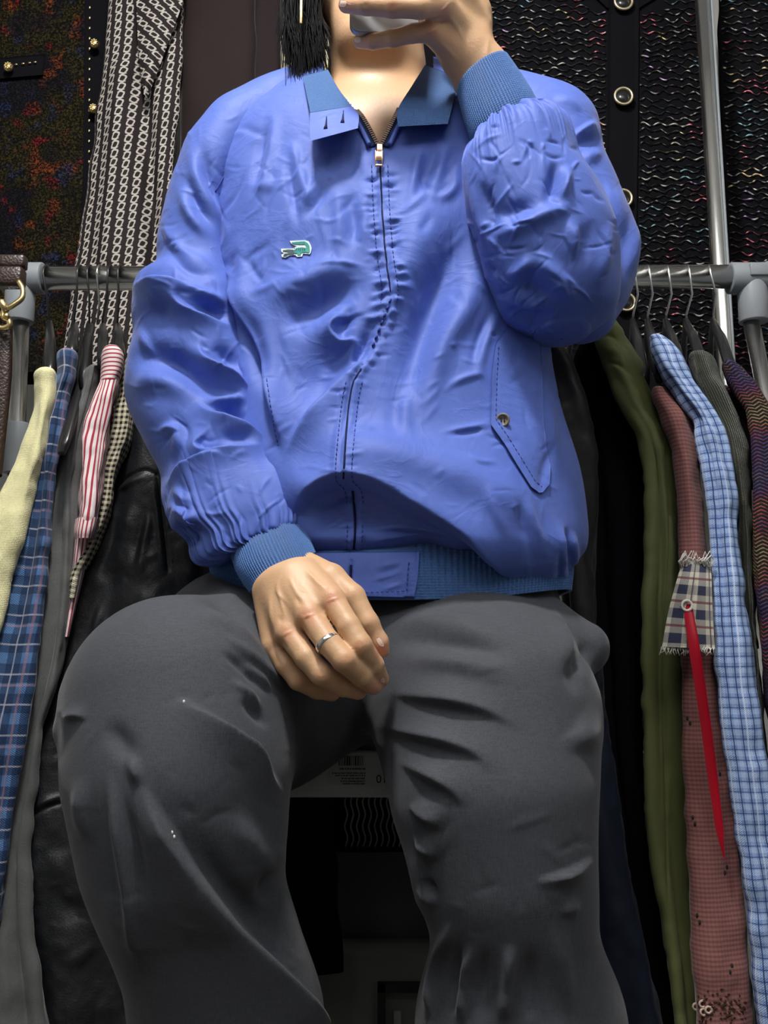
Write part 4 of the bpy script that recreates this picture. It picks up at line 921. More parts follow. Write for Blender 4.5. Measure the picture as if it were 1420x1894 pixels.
# ---- hands and body as one solid
def finger(S, pts, k=.004):
    S.chain(pts, k)
handlo = SDF(.006)
HZ = -.022
def K(px, py, Y, r): return J(px, py, Y + HZ, r)
W0 = J(503, 1034, .948, 40); W1 = K(525, 1070, .936, 52)
handlo.cone(J(468, 950, 1.0, 40)[0], W0[0], J(468, 950, 1.0, 40)[1], W0[1], k=.012)
handlo.cone(W0[0], W1[0], W0[1] * .95, W1[1] * .95, k=.012)
kn = {'index': (614, 1110, .872, 26), 'middle': (572, 1138, .868, 27), 'ring': (533, 1170, .876, 25), 'pinky': (506, 1193, .892, 22)}
cp = {'index': (562, 1062, .905, 32), 'middle': (536, 1070, .90, 34), 'ring': (510, 1082, .905, 33), 'pinky': (494, 1095, .915, 28)}
for f in kn: handlo.cone(K(*cp[f])[0], K(*kn[f])[0], K(*cp[f])[1], K(*kn[f])[1] * 1.02, k=.010)
handlo.cone(K(548, 1100, .925, 40)[0], K(560, 1150, .91, 34)[0], K(548, 1100, .925, 40)[1], K(560, 1150, .91, 34)[1], k=.012)
handlo.cone(K(530, 1130, .93, 34)[0], K(610, 1120, .925, 30)[0], K(530, 1130, .93, 34)[1], K(610, 1120, .925, 30)[1], k=.012)
fl = {
 'index': [(614, 1110, .872, 24), (645, 1158, .856, 21.5), (666, 1193, .850, 22), (690, 1230, .866, 20), (703, 1256, .884, 16.5)],
 'middle': [(572, 1138, .868, 25), (606, 1188, .850, 22.5), (636, 1221, .843, 22.5), (668, 1250, .860, 20), (690, 1269, .880, 16.5)],
 'ring': [(533, 1170, .876, 24), (566, 1216, .860, 21.5), (594, 1247, .856, 21.5), (634, 1269, .872, 19.5), (662, 1278, .890, 16.5)],
 'pinky': [(506, 1193, .892, 21), (528, 1230, .882, 18.5), (551, 1258, .880, 18.5), (586, 1276, .894, 17), (614, 1283, .906, 14.5)]}
for f, q in fl.items(): finger(handlo, [K(*a) for a in q], .0024)
finger(handlo, [K(*a) for a in [(562, 1046, .925, 28), (612, 1070, .905, 27), (652, 1104, .892, 23), (680, 1153, .885, 20.5), (700, 1188, .887, 18), (708, 1203, .89, 13)]], .004)
def skincol(V, base=(.55, .350, .198), spots=()):
    c = np.tile(np.array(base), (len(V), 1)); px, py, _ = proj(V)
    for x, y, r, col, a in spots:
        g = a * np.exp(-(((px - x) ** 2 + (py - y) ** 2) / r**2)); c = c * (1 - g[:, None]) + np.array(col) * g[:, None]
    return c
RED = (.60, .21, .13); PINK = (.72, .36, .27)
def finish_skin(S, h, R, it=2):
    V, Q = S.mesh(h); V = relax(V, Q, it, .5); N = vnormals(V, Q)
    if R is not None: V = relief_push(V, N, R)
    return V, Q
Rl = Relief().many([
 ('g', 1.6, 4, [(532, 1062), (545, 1090), (562, 1118)]), ('g', 1.5, 3.5, [(512, 1070), (519, 1110), (530, 1150)]),
 ('g', 1.3, 3.5, [(500, 1090), (500, 1130), (506, 1170)]), ('g', 1.5, 4, [(560, 1050), (585, 1075), (606, 1096)]),
 ('g', 1.0, 2.6, [(522, 1056), (512, 1092), (528, 1112), (540, 1130)]), ('g', .9, 2.4, [(548, 1060), (552, 1085), (578, 1100)]),
 ('g', -1.6, 6, [(585, 1110), (594, 1125), (603, 1142)]), ('g', -1.6, 6, [(546, 1145), (556, 1160), (568, 1178)]), ('g', -1.4, 6, [(513, 1178), (522, 1192), (532, 1206)]),
 ('g', -1.2, 5, [(548, 1100), (552, 1112), (556, 1124)]), ('g', -1.0, 5, [(516, 1135), (518, 1146), (522, 1156)]),
 ('g', 1.1, 9, [(614, 1106), (616, 1112)]), ('g', 1.1, 9, [(569, 1136), (571, 1142)]), ('g', 1.0, 8, [(530, 1168), (533, 1174)]),
])
for (x, y, ang) in [(664, 1190, -60), (641, 1216, -50), (595, 1244, -45), (553, 1255, -35), (683, 1160, -65), (688, 1230, -60), (672, 1250, -45), (634, 1270, -30), (588, 1279, -20)]:
    a = math.radians(ang) + math.pi / 2 + math.pi / 2; dx, dy = math.cos(a + math.pi / 2 * 0), math.sin(a)
    tx, ty = math.cos(math.radians(-ang)), math.sin(math.radians(-ang)); nx, ny = -ty, tx
    for k in (-3.2, 0, 3.2):
        Rl.st('g', -.35, 1.3, [(x + tx * k - nx * 8, y + ty * k - ny * 8), (x + tx * k, y + ty * k), (x + tx * k + nx * 8, y + ty * k + ny * 8)])
Vl, Ql = finish_skin(handlo, .00135, Rl)
Cl = skincol(Vl, spots=[(614, 1106, 16, RED, .55), (570, 1138, 16, RED, .6), (531, 1172, 14, RED, .4), (505, 1192, 11, (.45, .24, .13), .5), (664, 1192, 11, RED, .35), (641, 1218, 11, RED, .3), (595, 1246, 10, RED, .3), (553, 1258, 10, RED, .3),
   (706, 1200, 16, (.75, .30, .25), .5), (700, 1262, 12, PINK, .6), (690, 1276, 12, PINK, .6), (662, 1284, 12, PINK, .5), (614, 1290, 12, PINK, .5), (548, 1060, 40, (.66, .45, .27), .5), (512, 1110, 10, (.50, .34, .22), .3)])
# raised hand with the phone
handhi = SDF(.006)
handhi.chain([J(985, 330, 1.0, 62), J(925, 200, .985, 56), J(893, 142, .975, 50), J(868, 105, .965, 50)], .014)
kh = {'index': (838, -88, .935, 24), 'middle': (836, -40, .925, 26), 'ring': (822, 12, .925, 25), 'pinky': (797, 58, .935, 22)}
ch = {'index': (878, 20, .965, 30), 'middle': (876, 50, .96, 34), 'ring': (868, 78, .958, 33), 'pinky': (848, 100, .962, 30)}
for f in kh: handhi.cone(J(*ch[f])[0], J(*kh[f])[0], J(*ch[f])[1], J(*kh[f])[1], k=.012)
handhi.cone(J(868, 60, .985, 40)[0], J(840, 0, .975, 38)[0], J(868, 60, .985, 40)[1], J(840, 0, .975, 38)[1], k=.015)
fh = {
 'pinky': [(797, 58, .935, 20), (762, 62, .930, 16.5), (727, 71, .935, 15.5), (690, 77, .950, 14), (664, 77, .962, 12)],
 'ring': [(822, 12, .925, 22), (775, 14, .905, 19.5), (726, 12, .905, 19.5), (678, 10, .912, 17), (640, 9, .926, 14.5)],
 'middle': [(836, -40, .925, 23), (785, -42, .900, 20.5), (728, -44, .898, 20), (676, -46, .908, 17.5), (634, -46, .925, 15)],
 'index': [(838, -88, .935, 22), (788, -98, .905, 20), (735, -102, .902, 19.5), (684, -104, .912, 17), (645, -103, .928, 14.5)]}
for f, q in fh.items(): finger(handhi, [J(*a) for a in q], .0030)
finger(handhi, [J(*a) for a in [(872, 70, .985, 34), (842, 20, 1.01, 28), (806, -28, 1.0, 24), (782, -70, .985, 20), (770, -105, .975, 16)]], .006)
Rh = Relief().many([('g', -1.6, 7, [(800, 36), (820, 40), (838, 48)]), ('g', 1.0, 9, [(797, 56), (799, 60)]), ('g', 1.1, 10, [(820, 12), (824, 16)]),
 ('g', .9, 4, [(822, 20), (845, 50), (868, 90)]), ('g', .8, 4, [(800, 66), (825, 90), (852, 120)]), ('g', .8, 5, [(905, 60), (900, 95), (895, 130)])])
for (x, y) in [(726, 12), (727, 71), (678, 10)]:
    for k in (-3.4, 0, 3.4): Rh.st('g', -.38, 1.4, [(x + k, y - 8), (x + k, y), (x + k, y + 8)])
Vh, Qh = finish_skin(handhi, .00135, Rh)
Ch = skincol(Vh, spots=[(797, 56, 15, RED, .55), (820, 20, 14, RED, .4), (726, 12, 9, RED, .45), (664, 77, 14, PINK, .6), (640, 9, 16, PINK, .6), (860, 40, 50, (.66, .45, .27), .5)])
# head, neck, trunk, limbs
bd = SDF(.02)
HY = 1.12
bd.cone(P(697, 300, 1.15), P(697, 130, 1.13), .056, .056, k=.03)
bd.cone(P(697, 130, 1.13), P(695, -20, 1.16), .056, .058, k=.03)
bd.cone(P(640, 265, 1.125), P(760, 265, 1.125), .060, .060, k=.04)          # upper chest under the collar
bd.cone(P(560, 300, 1.12), P(850, 300, 1.12), .070, .070, k=.04)
bd.cone(P(600, 480, 1.12), P(820, 480, 1.12), .085, .085, k=.05); bd.cone(P(620, 700, 1.11), P(800, 700, 1.11), .085, .085, k=.05)
bd.cone(P(600, 1000, 1.11), P(820, 1000, 1.11), .085, .085, k=.05); bd.cone(P(600, 700, 1.11), P(600, 1000, 1.11), .07, .07, k=.05); bd.cone(P(820, 700, 1.11), P(820, 1000, 1.11), .07, .07, k=.05)
sh = .052
bd.chain([(P(470, 275, 1.12), .055), (P(370, 500, 1.085), .045), (P(340, 770, 1.05), .038), (P(480, 970, .985), .026)], .02)
bd.chain([(P(930, 275, 1.12), .055), (P(1040, 400, 1.09), .045), (P(1050, 540, 1.03), .040), (P(960, 290, .995), .030)], .02)
# skull and face
hc = P(694, -115, 1.14); m1 = float(mpp(-60, 1.12))
bd.cone(hc + [0, .015, .045], hc + [0, .02, .03], .083, .083, k=.02)
bd.cone(hc + [0, -.012, -.02], hc + [0, -.018, -.075], .070, .050, k=.03)
chin = P(684, 62, 1.065); bd.cone(hc + [0, -.035, -.05], chin + [0, .012, .01], .048, .022, k=.03)
bd.cone(P(625, 10, 1.12), P(664, 66, 1.075), .026, .018, k=.03); bd.cone(P(760, 10, 1.12), P(708, 66, 1.075), .026, .018, k=.03)
nz = hc + np.array([-.004, -.092, -.045]); bd.cone(nz + [0, .016, .035], nz, .010, .0125, k=.012)
bd.cone(nz + [-.012, .008, 0], nz + [.012, .008, 0], .009, .009, k=.006)
mo = hc + np.array([-.004, -.078, -.078]); bd.cone(mo + [-.020, .006, .004], mo + [.020, .006, .004], .006, .006, k=.006); bd.cone(mo + [-.016, .006, -.006], mo + [.016, .006, -.006], .0065, .0065, k=.006)
for s in (-1, 1):
    bd.cone(hc + [s * .030, -.070, .004], hc + [s * .034, -.068, .004], .013, .013, k=.01)
    bd.cone(hc + [s * .018, -.080, .022], hc + [s * .046, -.068, .024], .007, .006, k=.012)
    bd.cone(hc + [s * .086, .01, .02], hc + [s * .080, .005, -.035], .012, .009, k=.006)
# legs and feet inside the trousers
bd.cone(P(600, 1160, 1.12), P(860, 1160, 1.12), .085, .085, k=.05)
bd.chain([(P(620, 1200, 1.09), .075), (P(325, 1310, .89), .060), (P(422, 1860, .93), .040)], .02)
bd.chain([(P(860, 1200, 1.09), .075), (P(925, 1610, .90), .055), (P(962, 1860, .93), .040)], .02)
La = P(422, 1860, .93); Ra = P(962, 1860, .93)
for A in (La, Ra):
    E = np.array([A[0], .91, .07]); bd.cone(A, E, .038, .034, k=.02); bd.cone(E + [0, .02, -.035], E + [0, -.10, -.04], .032, .028, k=.02); bd.cone(E + [0, -.10, -.04], E + [0, -.16, -.045], .028, .022, k=.01)
Vb, Qb = bd.mesh(.0042); Vb = relax(Vb, Qb, 2)
Cb = skincol(Vb, spots=[(640, 40, 60, (.66, .44, .28), .4), (700, 230, 40, (.72, .50, .36), .7)])
mz = np.abs(Vb - mo).max(1) < .03; lip = mz & (np.abs(Vb[:, 2] - mo[2] + .001) < .012) & (Vb[:, 1] < mo[1] + .004); Cb[lip] = (.55, .20, .17)
nb, nl = len(Vb), len(Vl)
mesh('body', np.vstack([Vb, Vl, Vh]), np.vstack([Qb, Ql + nb, Qh + nb + nl]), MT['skin'], person, col=np.vstack([Cb, Cl, Ch]))
for s in (-1, 1):
    e = MB().ball(hc + np.array([s * .031, -.0745, .004]), .0115, 16, (1, .8, .75)); o = e.build('eye', plain('eye_white', (.75, .72, .70), .2), person)
    MB().disc(hc + np.array([s * .031, -.0838, .004]), .0055, .0012, n=20).build('iris', plain('iris_dark', (.02, .01, .006), .15), o)
    pts = [hc + np.array([s * (.014 + .036 * t), -.088 + .016 * t * t, .026 + .006 * math.sin(t * 3)]) for t in np.linspace(0, 1, 8)]
    MB().tube(pts, [.0018, .003, .0034, .0034, .003, .0026, .002, .001], 8).build('eyebrow', MT['hair'], person)
# nails
SB = Surf(np.vstack([Vl, Vh]), np.vstack([Ql, Qh + nl]))
def nail(px, py, ang, L, Wd):
    n, m = 9, 9; G = np.zeros((n, m, 3)); c, s = math.cos(ang), math.sin(ang)
    for i in range(n):
        for j in range(m):
            a = (i / (n - 1) - .5) * L; ww = Wd * math.sqrt(max(0.05, 1 - abs(2 * i / (n - 1) - 1) ** 3.2)); b = (j / (m - 1) - .5) * ww
            h, _ = SB.hit(px + c * a - s * b, py + s * a + c * b, .9); G[i, j] = h + norm(CAMV - h) * .0005
    slab('fingernail', G, .0012, MT['nail'], person)
nail(703, 1187, math.radians(57), 20, 9); nail(633, 6, math.radians(182), 15, 13); nail(661, 74, math.radians(182), 13, 10)
nail(708, 1258, math.radians(62), 8, 8)
# ---- jacket front and back
TR = [(150, 600, 805, 1.12, .070), (185, 520, 900, 1.12, .085), (230, 430, 1000, 1.115, .100), (300, 388, 1045, 1.105, .115), (450, 392, 1040, 1.09, .125),
      (600, 400, 1012, 1.085, .130), (750, 405, 1030, 1.08, .135), (880, 385, 1066, 1.075, .145), (970, 368, 1079, 1.072, .150), (1015, 370, 1076, 1.07, .148), (1034, 378, 1064, 1.07, .138), (1046, 392, 1048, 1.07, .118)]
Gt, uvt = loft(hrows(TR), 420, 620, e=.80)
RT = Relief()
RT.many([
 # drape from the waist up to the chest, lifted lower edge
 ('e', 13, 42, [(520, 872), (560, 800), (605, 735), (648, 690), (688, 655), (700, 620)], {'w2': 7}),
 ('g', -9, 34, [(560, 770), (590, 700), (610, 650), (618, 600)]),
 ('g', -12, 26, [(500, 600), (560, 580), (620, 545), (690, 512)]),
 ('g', 7, 26, [(470, 560), (540, 530), (610, 500), (680, 480)]),
 ('e', 9, 16, [(690, 575), (655, 580), (622, 592), (612, 612), (630, 632), (655, 632), (652, 655), (636, 690)], {'w2': 4}),
 ('g', -8, 11, [(655, 560), (640, 590), (636, 612), (650, 620)]),
 ('g', -7, 10, [(690, 590), (678, 625), (668, 655), (650, 680)]),
 # long valley to the right of the zip
 ('g', -14, 30, [(872, 360), (845, 450), (805, 545), (775, 640), (748, 730), (745, 790)]),
 ('g', 9, 26, [(905, 470), (860, 570), (815, 640), (790, 720), (775, 800)]),
 ('g', 8, 34, [(790, 330), (770, 440), (740, 540), (730, 620)]),
 ('g', 4, 10, [(832, 250), (806, 340), (795, 380)]), ('g', -4, 8, [(812, 250), (790, 330), (785, 370)]), ('g', 4, 9, [(780, 255), (768, 330), (755, 390)]),
 ('g', -3.5, 8, [(795, 260), (780, 320), (765, 380)]), ('g', 4, 9, [(850, 300), (838, 350), (815, 365), (800, 350)]),
 # left chest
 ('g', 4, 11, [(512, 200), (498, 290), (480, 380)]), ('g', -4, 9, [(495, 200), (478, 300), (462, 380)]), ('g', 3.5, 9, [(545, 270), (560, 340), (580, 400)]),
 ('g', -3.5, 8, [(530, 280), (540, 350), (555, 430)]), ('g', 3, 8, [(600, 300), (580, 350), (545, 400)]), ('g', -2.5, 7, [(612, 330), (590, 370), (560, 410)]),
 ('g', -3.5, 12, [(640, 350), (655, 410), (650, 470)]), ('g', 3, 12, [(620, 330), (628, 400), (622, 480)]), ('g', 3, 12, [(680, 330), (672, 420), (680, 490)]),
 ('g', 2, 4, [(560, 500), (600, 490), (640, 488), (690, 498)]), ('g', 3, 12, [(440, 420), (450, 520), (475, 620)]),
 ('e', 14, 30, [(532, 850), (505, 740), (478, 650), (440, 560), (424, 490)], {'w2': 6, 'taper': .25}), ('g', -3, 12, [(500, 560), (520, 660), (540, 760)]), ('g', -15, 20, [(440, 540), (468, 620), (490, 700), (500, 745)]),
 # bulge over the waistband and its dark underside
 ('g', 14, 46, [(560, 850), (640, 838), (740, 850), (840, 880), (930, 930), (1010, 980)], {'taper': .25}),
 ('e', 22, 60, [(1080, 1030), (1010, 1040), (950, 1030), (880, 1000), (800, 962), (740, 930), (690, 903), (640, 893), (600, 902), (556, 935), (530, 960)], {'w2': 6, 'taper': .12}),
 ('g', -10, 36, [(560, 985), (640, 965), (740, 985), (840, 1030)], {'taper': .2}),
 ('g', -6, 12, [(575, 945), (610, 925), (640, 915), (690, 925)]),
 ('g', 3, 6, [(680, 985), (740, 975), (800, 985), (860, 1005)]), ('g', 2.5, 5, [(670, 1010), (740, 1003), (800, 1010)]),
 # crumples low right and under the flap
 ('g', 2.5, 6, [(820, 720), (860, 700), (905, 690)]), ('g', 2.5, 5, [(815, 800), (870, 790), (915, 780)]), ('g', -2, 5, [(815, 810), (870, 800), (915, 792)]),
 ('g', 2.5, 6, [(850, 840), (880, 860), (920, 858)]), ('g', 3, 10, [(760, 700), (750, 760), (755, 830)]), ('g', -2.5, 8, [(735, 700), (728, 760), (730, 830)]),
 ('g', 3, 9, [(930, 560), (895, 640), (880, 720)]), ('g', -2.5, 8, [(915, 560), (882, 640), (868, 700)]), ('g', 3, 9, [(890, 900), (900, 950), (930, 1000)]),
 ('g', 3, 9, [(960, 920), (975, 970), (1000, 1010)]), ('g', -3, 8, [(940, 920), (955, 980), (980, 1020)]), ('g', 4, 9, [(1035, 960), (1030, 1000), (1040, 1050)]),
 ('g', -5, 7, [(1045, 970), (1042, 1010), (1048, 1055)]), ('g', 4, 7, [(1060, 980), (1058, 1010), (1062, 1050)]), ('g', -3, 6, [(1020, 1000), (1022, 1025), (1026, 1052)]),
 ('g', 3, 12, [(1012, 700), (1020, 800), (1040, 900)]), ('g', -2.5, 10, [(990, 930), (1010, 860), (1030, 800)]),
 ('g', 5, 14, [(905, 240), (890, 330), (885, 430)]),
])
# zip channel with puckers
ZP = [(703, 305), (706, 380), (713, 470), (722, 540), (712, 590), (693, 640), (668, 682), (652, 712), (641, 790), (635, 885), (652, 908), (656, 960), (655, 1010), (649, 1075)]
zp = respl(ZP, 90)
RT.st('g', 2.0, 15, ZP, taper=.02); RT.st('g', -4.2, 2.4, ZP, taper=.02)
for sgn in (-1, 1):
    RT.st('g', -1.0, 2.2, [(x + sgn * 19, y) for x, y in zp[::6]], taper=.02)
for i in range(2, 88):
    x, y = zp[i]
    for _q in range(2 if y < 600 else 1):
        sg = random.choice((-1, 1)); L = random.uniform(14, 44); dy = random.uniform(-7, 7)
        RT.st('g', random.choice((-1, 1)) * random.uniform(1.0, 2.4) * (1.35 if y < 620 else .6), random.uniform(2.2, 4.2), [(x + sg * 3, y), (x + sg * L * .5, y + dy * .3), (x + sg * L, y + dy)])
# scattered fine creases of worn cotton
crumple(RT, (380, 200, 1070, 1060), 240, 3)
crumple(RT, (400, 220, 1000, 560), 60, 4, bias=math.pi / 2 + .15, amp=(.8, 2), ln=(50, 120), wd=(4, 9))
RT.blur(1); RT.h *= 1.3
Nt = outward(Gt); Gt = relief_push(Gt, Nt, RT); Gt = Gt + Nt * (vnoise(Gt * 22, 5) * .0022)[..., None]
ft = gridfaces(*Gt.shape[:2]); ft = flipfix(Gt, ft)
# neck opening
px, py, _ = proj(Gt.reshape(-1, 3)); NV = Nt.reshape(-1, 3)
def inpoly(x, y, poly):
    r = np.zeros(x.shape, bool); n = len(poly)
    for i in range(n):
        (x1, y1), (x2, y2) = poly[i], poly[(i + 1) % n]
        if y1 == y2: continue
        r ^= ((y1 > y) != (y2 > y)) & (x < (x2 - x1) * (y - y1) / (y2 - y1) + x1)
    return r
hole = inpoly(px, py, [(596, 40), (600, 140), (640, 180), (666, 210), (697, 268), (706, 268), (736, 208), (760, 180), (800, 140), (800, 40)]) & (NV[:, 1] < 0)
ft = ft[~hole[ft].any(1)]
front = mesh('front_and_back', Gt.reshape(-1, 3), ft, MT['jacket'], jacket)
ST = Surf(Gt.reshape(-1, 3), gridfaces(*Gt.shape[:2]))
# ---- sleeves
def sleeve(name, rows, n, m, R, e=.9, cap0=0, cap1=0, nz=.002, seed=1, lab=None, gather=None):
    G, uv = loft(pairs(rows), n, m, e, cap0, cap1); N = outward(G)
    if gather:
        L = uv[:, 0, 1]; L = L if gather[0] == 0 else L[-1] - L; th = 2 * np.pi * np.arange(m) / m; w1 = vnoise(np.stack([th * 3, L.mean() + 0 * th, 0 * th], -1), seed) * 1.6
        q = np.sin(th * gather[2] + w1 * 2) * .6 + np.sin(th * gather[2] * 1.63 + w1 * 3 + 1) * .4; ln = gather[3] * (1 + .6 * vnoise(np.stack([th * 5, 0 * th + 4, 0 * th], -1), seed + 3))
        G = G + N * (gather[1] * np.abs(q)[None] * np.exp(-(L[:, None] / ln[None]) ** 1.4))[..., None]; N = outward(G)
    G = relief_push(G, N, R, .25); G = G + N * (vnoise(G * 25, seed) * nz)[..., None]
    f = flipfix(G, gridfaces(*G.shape[:2])); o = mesh(name, G.reshape(-1, 3), f, MT['jacket'], jacket, uv=uv.reshape(-1, 2))
    if lab: o['label'] = lab
    return o, Surf(G.reshape(-1, 3), f)
RS = Relief().many([
 ('e', 16, 46, [(238, 528), (285, 524), (330, 530), (380, 545)], {'w2': 5}),
 ('e', 10, 22, [(345, 530), (328, 552), (345, 572), (390, 590), (436, 606)], {'w2': 4}),
 ('g', -8, 14, [(350, 552), (390, 572), (440, 590)]), ('g', 8, 10, [(340, 532), (380, 548), (425, 562)]),
 ('g', -7, 22, [(330, 560), (300, 580), (270, 600)]),
 ('e', 17, 30, [(366, 628), (372, 655), (400, 682), (440, 708), (475, 730)], {'w2': 4}),
 ('g', -8, 14, [(385, 640), (420, 660), (455, 690)]),
 ('g', -17, 22, [(236, 690), (275, 662), (320, 668), (370, 698), (420, 728), (465, 742)]),
 ('g', 8, 22, [(238, 735), (280, 705), (330, 715), (370, 738)]),
 ('e', 14, 26, [(358, 735), (378, 757), (420, 780), (470, 805), (515, 828)], {'w2': 4}),
 ('g', -7, 11, [(380, 748), (430, 762), (490, 790)]), ('g', 8, 9, [(372, 738), (420, 742), (465, 735)]),
 ('e', 11, 20, [(398, 786), (378, 805), (364, 824), (384, 840), (430, 836), (490, 826)], {'w2': 4}),
 ('g', -5, 10, [(400, 812), (440, 815), (480, 812)]),
 ('e', 10, 24, [(300, 905), (335, 872), (390, 852), (430, 852)], {'w2': 5}),
 ('g', 4, 12, [(300, 780), (330, 810), (320, 850)]), ('g', -3, 8, [(310, 760), (345, 800), (340, 850)]), ('g', 3, 6, [(290, 800), (320, 790), (350, 806)]),
 ('e', 9, 22, [(305, 930), (340, 945), (360, 960), (356, 1000)], {'w2': 5}), ('g', -8, 10, [(330, 960), (352, 985), (362, 1015)]),
 ('g', 5, 8, [(318, 900), (345, 930), (340, 950)]), ('e', 9, 16, [(500, 830), (530, 870), (556, 902), (558, 930)], {'w2': 4}), ('g', -5, 7, [(508, 860), (532, 895), (545, 925)]),
 # upper sleeve
 ('g', 5, 14, [(352, 240), (365, 330), (400, 400), (418, 450)]), ('g', -5, 10, [(372, 260), (385, 330), (415, 400)]), ('g', 5, 10, [(330, 330), (352, 400), (395, 450)]),
 ('g', -4, 8, [(345, 320), (366, 380), (405, 430)]), ('g', 4, 12, [(300, 400), (340, 470), (410, 490)]), ('g', -3.5, 10, [(300, 440), (350, 500), (420, 510)]),
 ('g', 3, 8, [(262, 600), (270, 640), (290, 660)]),
])
crumple(RS, (240, 200, 560, 1030), 170, 8); RS.blur(1); RS.h *= 1.3
SL, SSL = sleeve('sleeve', [(548, 140, 575, 205, 1.10, .05), (470, 168, 548, 255, 1.095, .06), (405, 205, 480, 305, 1.085, .066), (352, 260, 435, 370, 1.075, .066), (318, 330, 420, 430, 1.07, .064), (300, 400, 424, 470, 1.065, .062),
   (291, 458, 430, 505, 1.062, .062), (286, 496, 437, 530, 1.060, .064), (250, 524, 446, 560, 1.056, .072), (243, 575, 460, 606, 1.052, .075), (246, 618, 470, 645, 1.05, .074), (235, 665, 480, 688, 1.045, .074), (231, 722, 492, 735, 1.04, .074), (244, 775, 508, 780, 1.03, .073),
   (272, 825, 522, 815, 1.02, .070), (297, 872, 540, 850, 1.01, .070), (299, 925, 560, 890, .992, .068), (318, 972, 566, 925, .98, .064), (352, 1004, 566, 945, .973, .058), (368, 1036, 562, 962, .968, .054), (404, 1034, 555, 962, .964, .046), (428, 1012, 548, 965, .960, .037)], 440, 420, RS, lab='creased sleeve of the resting arm', gather=(1, .0075, 23, .040))
RU = Relief().many([('e', 10, 24, [(1050, 262), (1078, 240), (1106, 222)], {'w2': 4}), ('g', -6, 9, [(1055, 270), (1085, 262), (1112, 268)]), ('g', 6, 12, [(1070, 300), (1095, 290), (1116, 292)]),
 ('g', 6, 14, [(1115, 330), (1140, 380), (1158, 440)]), ('g', -6, 9, [(1120, 380), (1145, 440), (1150, 500)]), ('g', 6, 9, [(1165, 400), (1172, 450), (1162, 520)]), ('g', 5, 10, [(1020, 180), (1050, 190), (1080, 210)]),
 ('g', -5, 8, [(1152, 400), (1160, 460), (1154, 530)])])
crumple(RU, (900, 160, 1180, 620), 60, 12); RU.blur(1)
SU, SSU = sleeve('upper_sleeve', [(850, 250, 900, 140, 1.11, .06), (900, 330, 960, 150, 1.10, .07), (930, 380, 1045, 170, 1.09, .075), (950, 410, 1100, 212, 1.085, .075), (965, 440, 1120, 292, 1.08, .075),
   (980, 480, 1150, 360, 1.07, .072), (995, 530, 1180, 455, 1.06, .068), (1010, 580, 1168, 535, 1.05, .062), (1040, 610, 1140, 580, 1.045, .05)], 240, 300, RU, cap1=.02, lab='upper part of the raised sleeve')
RF = Relief().many([
 ('g', 7, 14, [(1066, 350), (1040, 385), (1000, 402), (950, 425), (900, 440)]), ('g', -5, 16, [(900, 400), (950, 390), (1000, 370)]), ('g', -9, 10, [(1030, 290), (1022, 340), (1012, 385)]),
 ('g', 8, 9, [(1050, 300), (1045, 340), (1035, 380)]), ('g', 8, 16, [(985, 460), (1020, 505), (1055, 545), (1078, 565)]), ('g', -7, 20, [(940, 500), (980, 530), (1030, 575)]),
 ('g', 5, 12, [(985, 465), (965, 500), (930, 520)]), ('g', -5, 16, [(1090, 400), (1080, 450), (1060, 510)]), ('g', 6, 12, [(1125, 400), (1120, 470), (1100, 540)]),
 ('g', 5, 10, [(930, 590), (970, 604), (1010, 602), (1060, 585)]), ('g', -5, 10, [(925, 570), (975, 585), (1030, 580)]), ('g', 5, 10, [(1050, 400), (1062, 440), (1065, 490)]),
 ('g', 4, 8, [(870, 330), (885, 400), (905, 470)]), ('g', -4, 8, [(890, 330), (905, 380), (915, 440)]),
])
crumple(RF, (850, 230, 1150, 620), 130, 15, amp=(.6, 2.0)); RF.blur(1); RF.h *= 1.2
SF, SSF = sleeve('sleeve', [(882, 278, 1000, 216, .968, .046), (866, 296, 1025, 222, .968, .058), (854, 325, 1052, 242, .967, .066), (858, 380, 1076, 305, .966, .072), (876, 440, 1112, 358, .966, .076),
   (892, 500, 1140, 425, .967, .078), (915, 560, 1148, 500, .97, .076), (940, 605, 1138, 566, .975, .064), (985, 622, 1092, 606, .98, .045)], 300, 380, RF, cap1=.008, lab='raised forearm sleeve bunched below its cuff', gather=(0, .0065, 25, .026))
# ---- ribbed cuffs and hem
def ribbed(name, rows, n, m, ribs, amp, e=.9, lab=None, lip=.004, curl=True):
    G, uv = loft(pairs(rows), n, m, e); N = outward(G); th = np.arange(m) / m * 2 * math.pi
    G = G + N * (amp * np.cos(th * ribs))[None, :, None]
    t = np.linspace(0, 1, n)
    Gi = G - N * lip; C = G.mean(1, keepdims=True)
    k = 6
    ends = []
    G2 = np.concatenate([Gi[:k][::-1] , G, Gi[-k:][::-1]], 0)
    f = flipfix(G2[k:-k], gridfaces(*G2.shape[:2])); u2 = np.concatenate([uv[:k][::-1], uv, uv[-k:][::-1]], 0)
    th_u = np.tile(th[None] * .05, (G2.shape[0], 1)); u2 = np.stack([th_u, u2[..., 1]], -1)
    o = mesh(name, G2.reshape(-1, 3), f, MT['rib'], jacket, uv=u2.reshape(-1, 2))
    if lab: o['label'] = lab
    return o, Surf(G.reshape(-1, 3), flipfix(G, gridfaces(n, m)))
ribbed('cuff', [(424, 1014, 552, 962, .955, .038), (428, 1030, 562, 980, .945, .041), (440, 1062, 574, 1002, .932, .042), (463, 1097, 583, 1024, .920, .040)], 46, 960, 88, .0007, lab='blue ribbed cuff at the resting wrist')
ribbed('cuff', [(881, 279, 1003, 219, .966, .040), (870, 255, 992, 192, .966, .040), (857, 215, 970, 155, .968, .038), (846, 172, 941, 113, .970, .035)], 46, 960, 88, .0007, lab='blue ribbed cuff at the raised wrist')
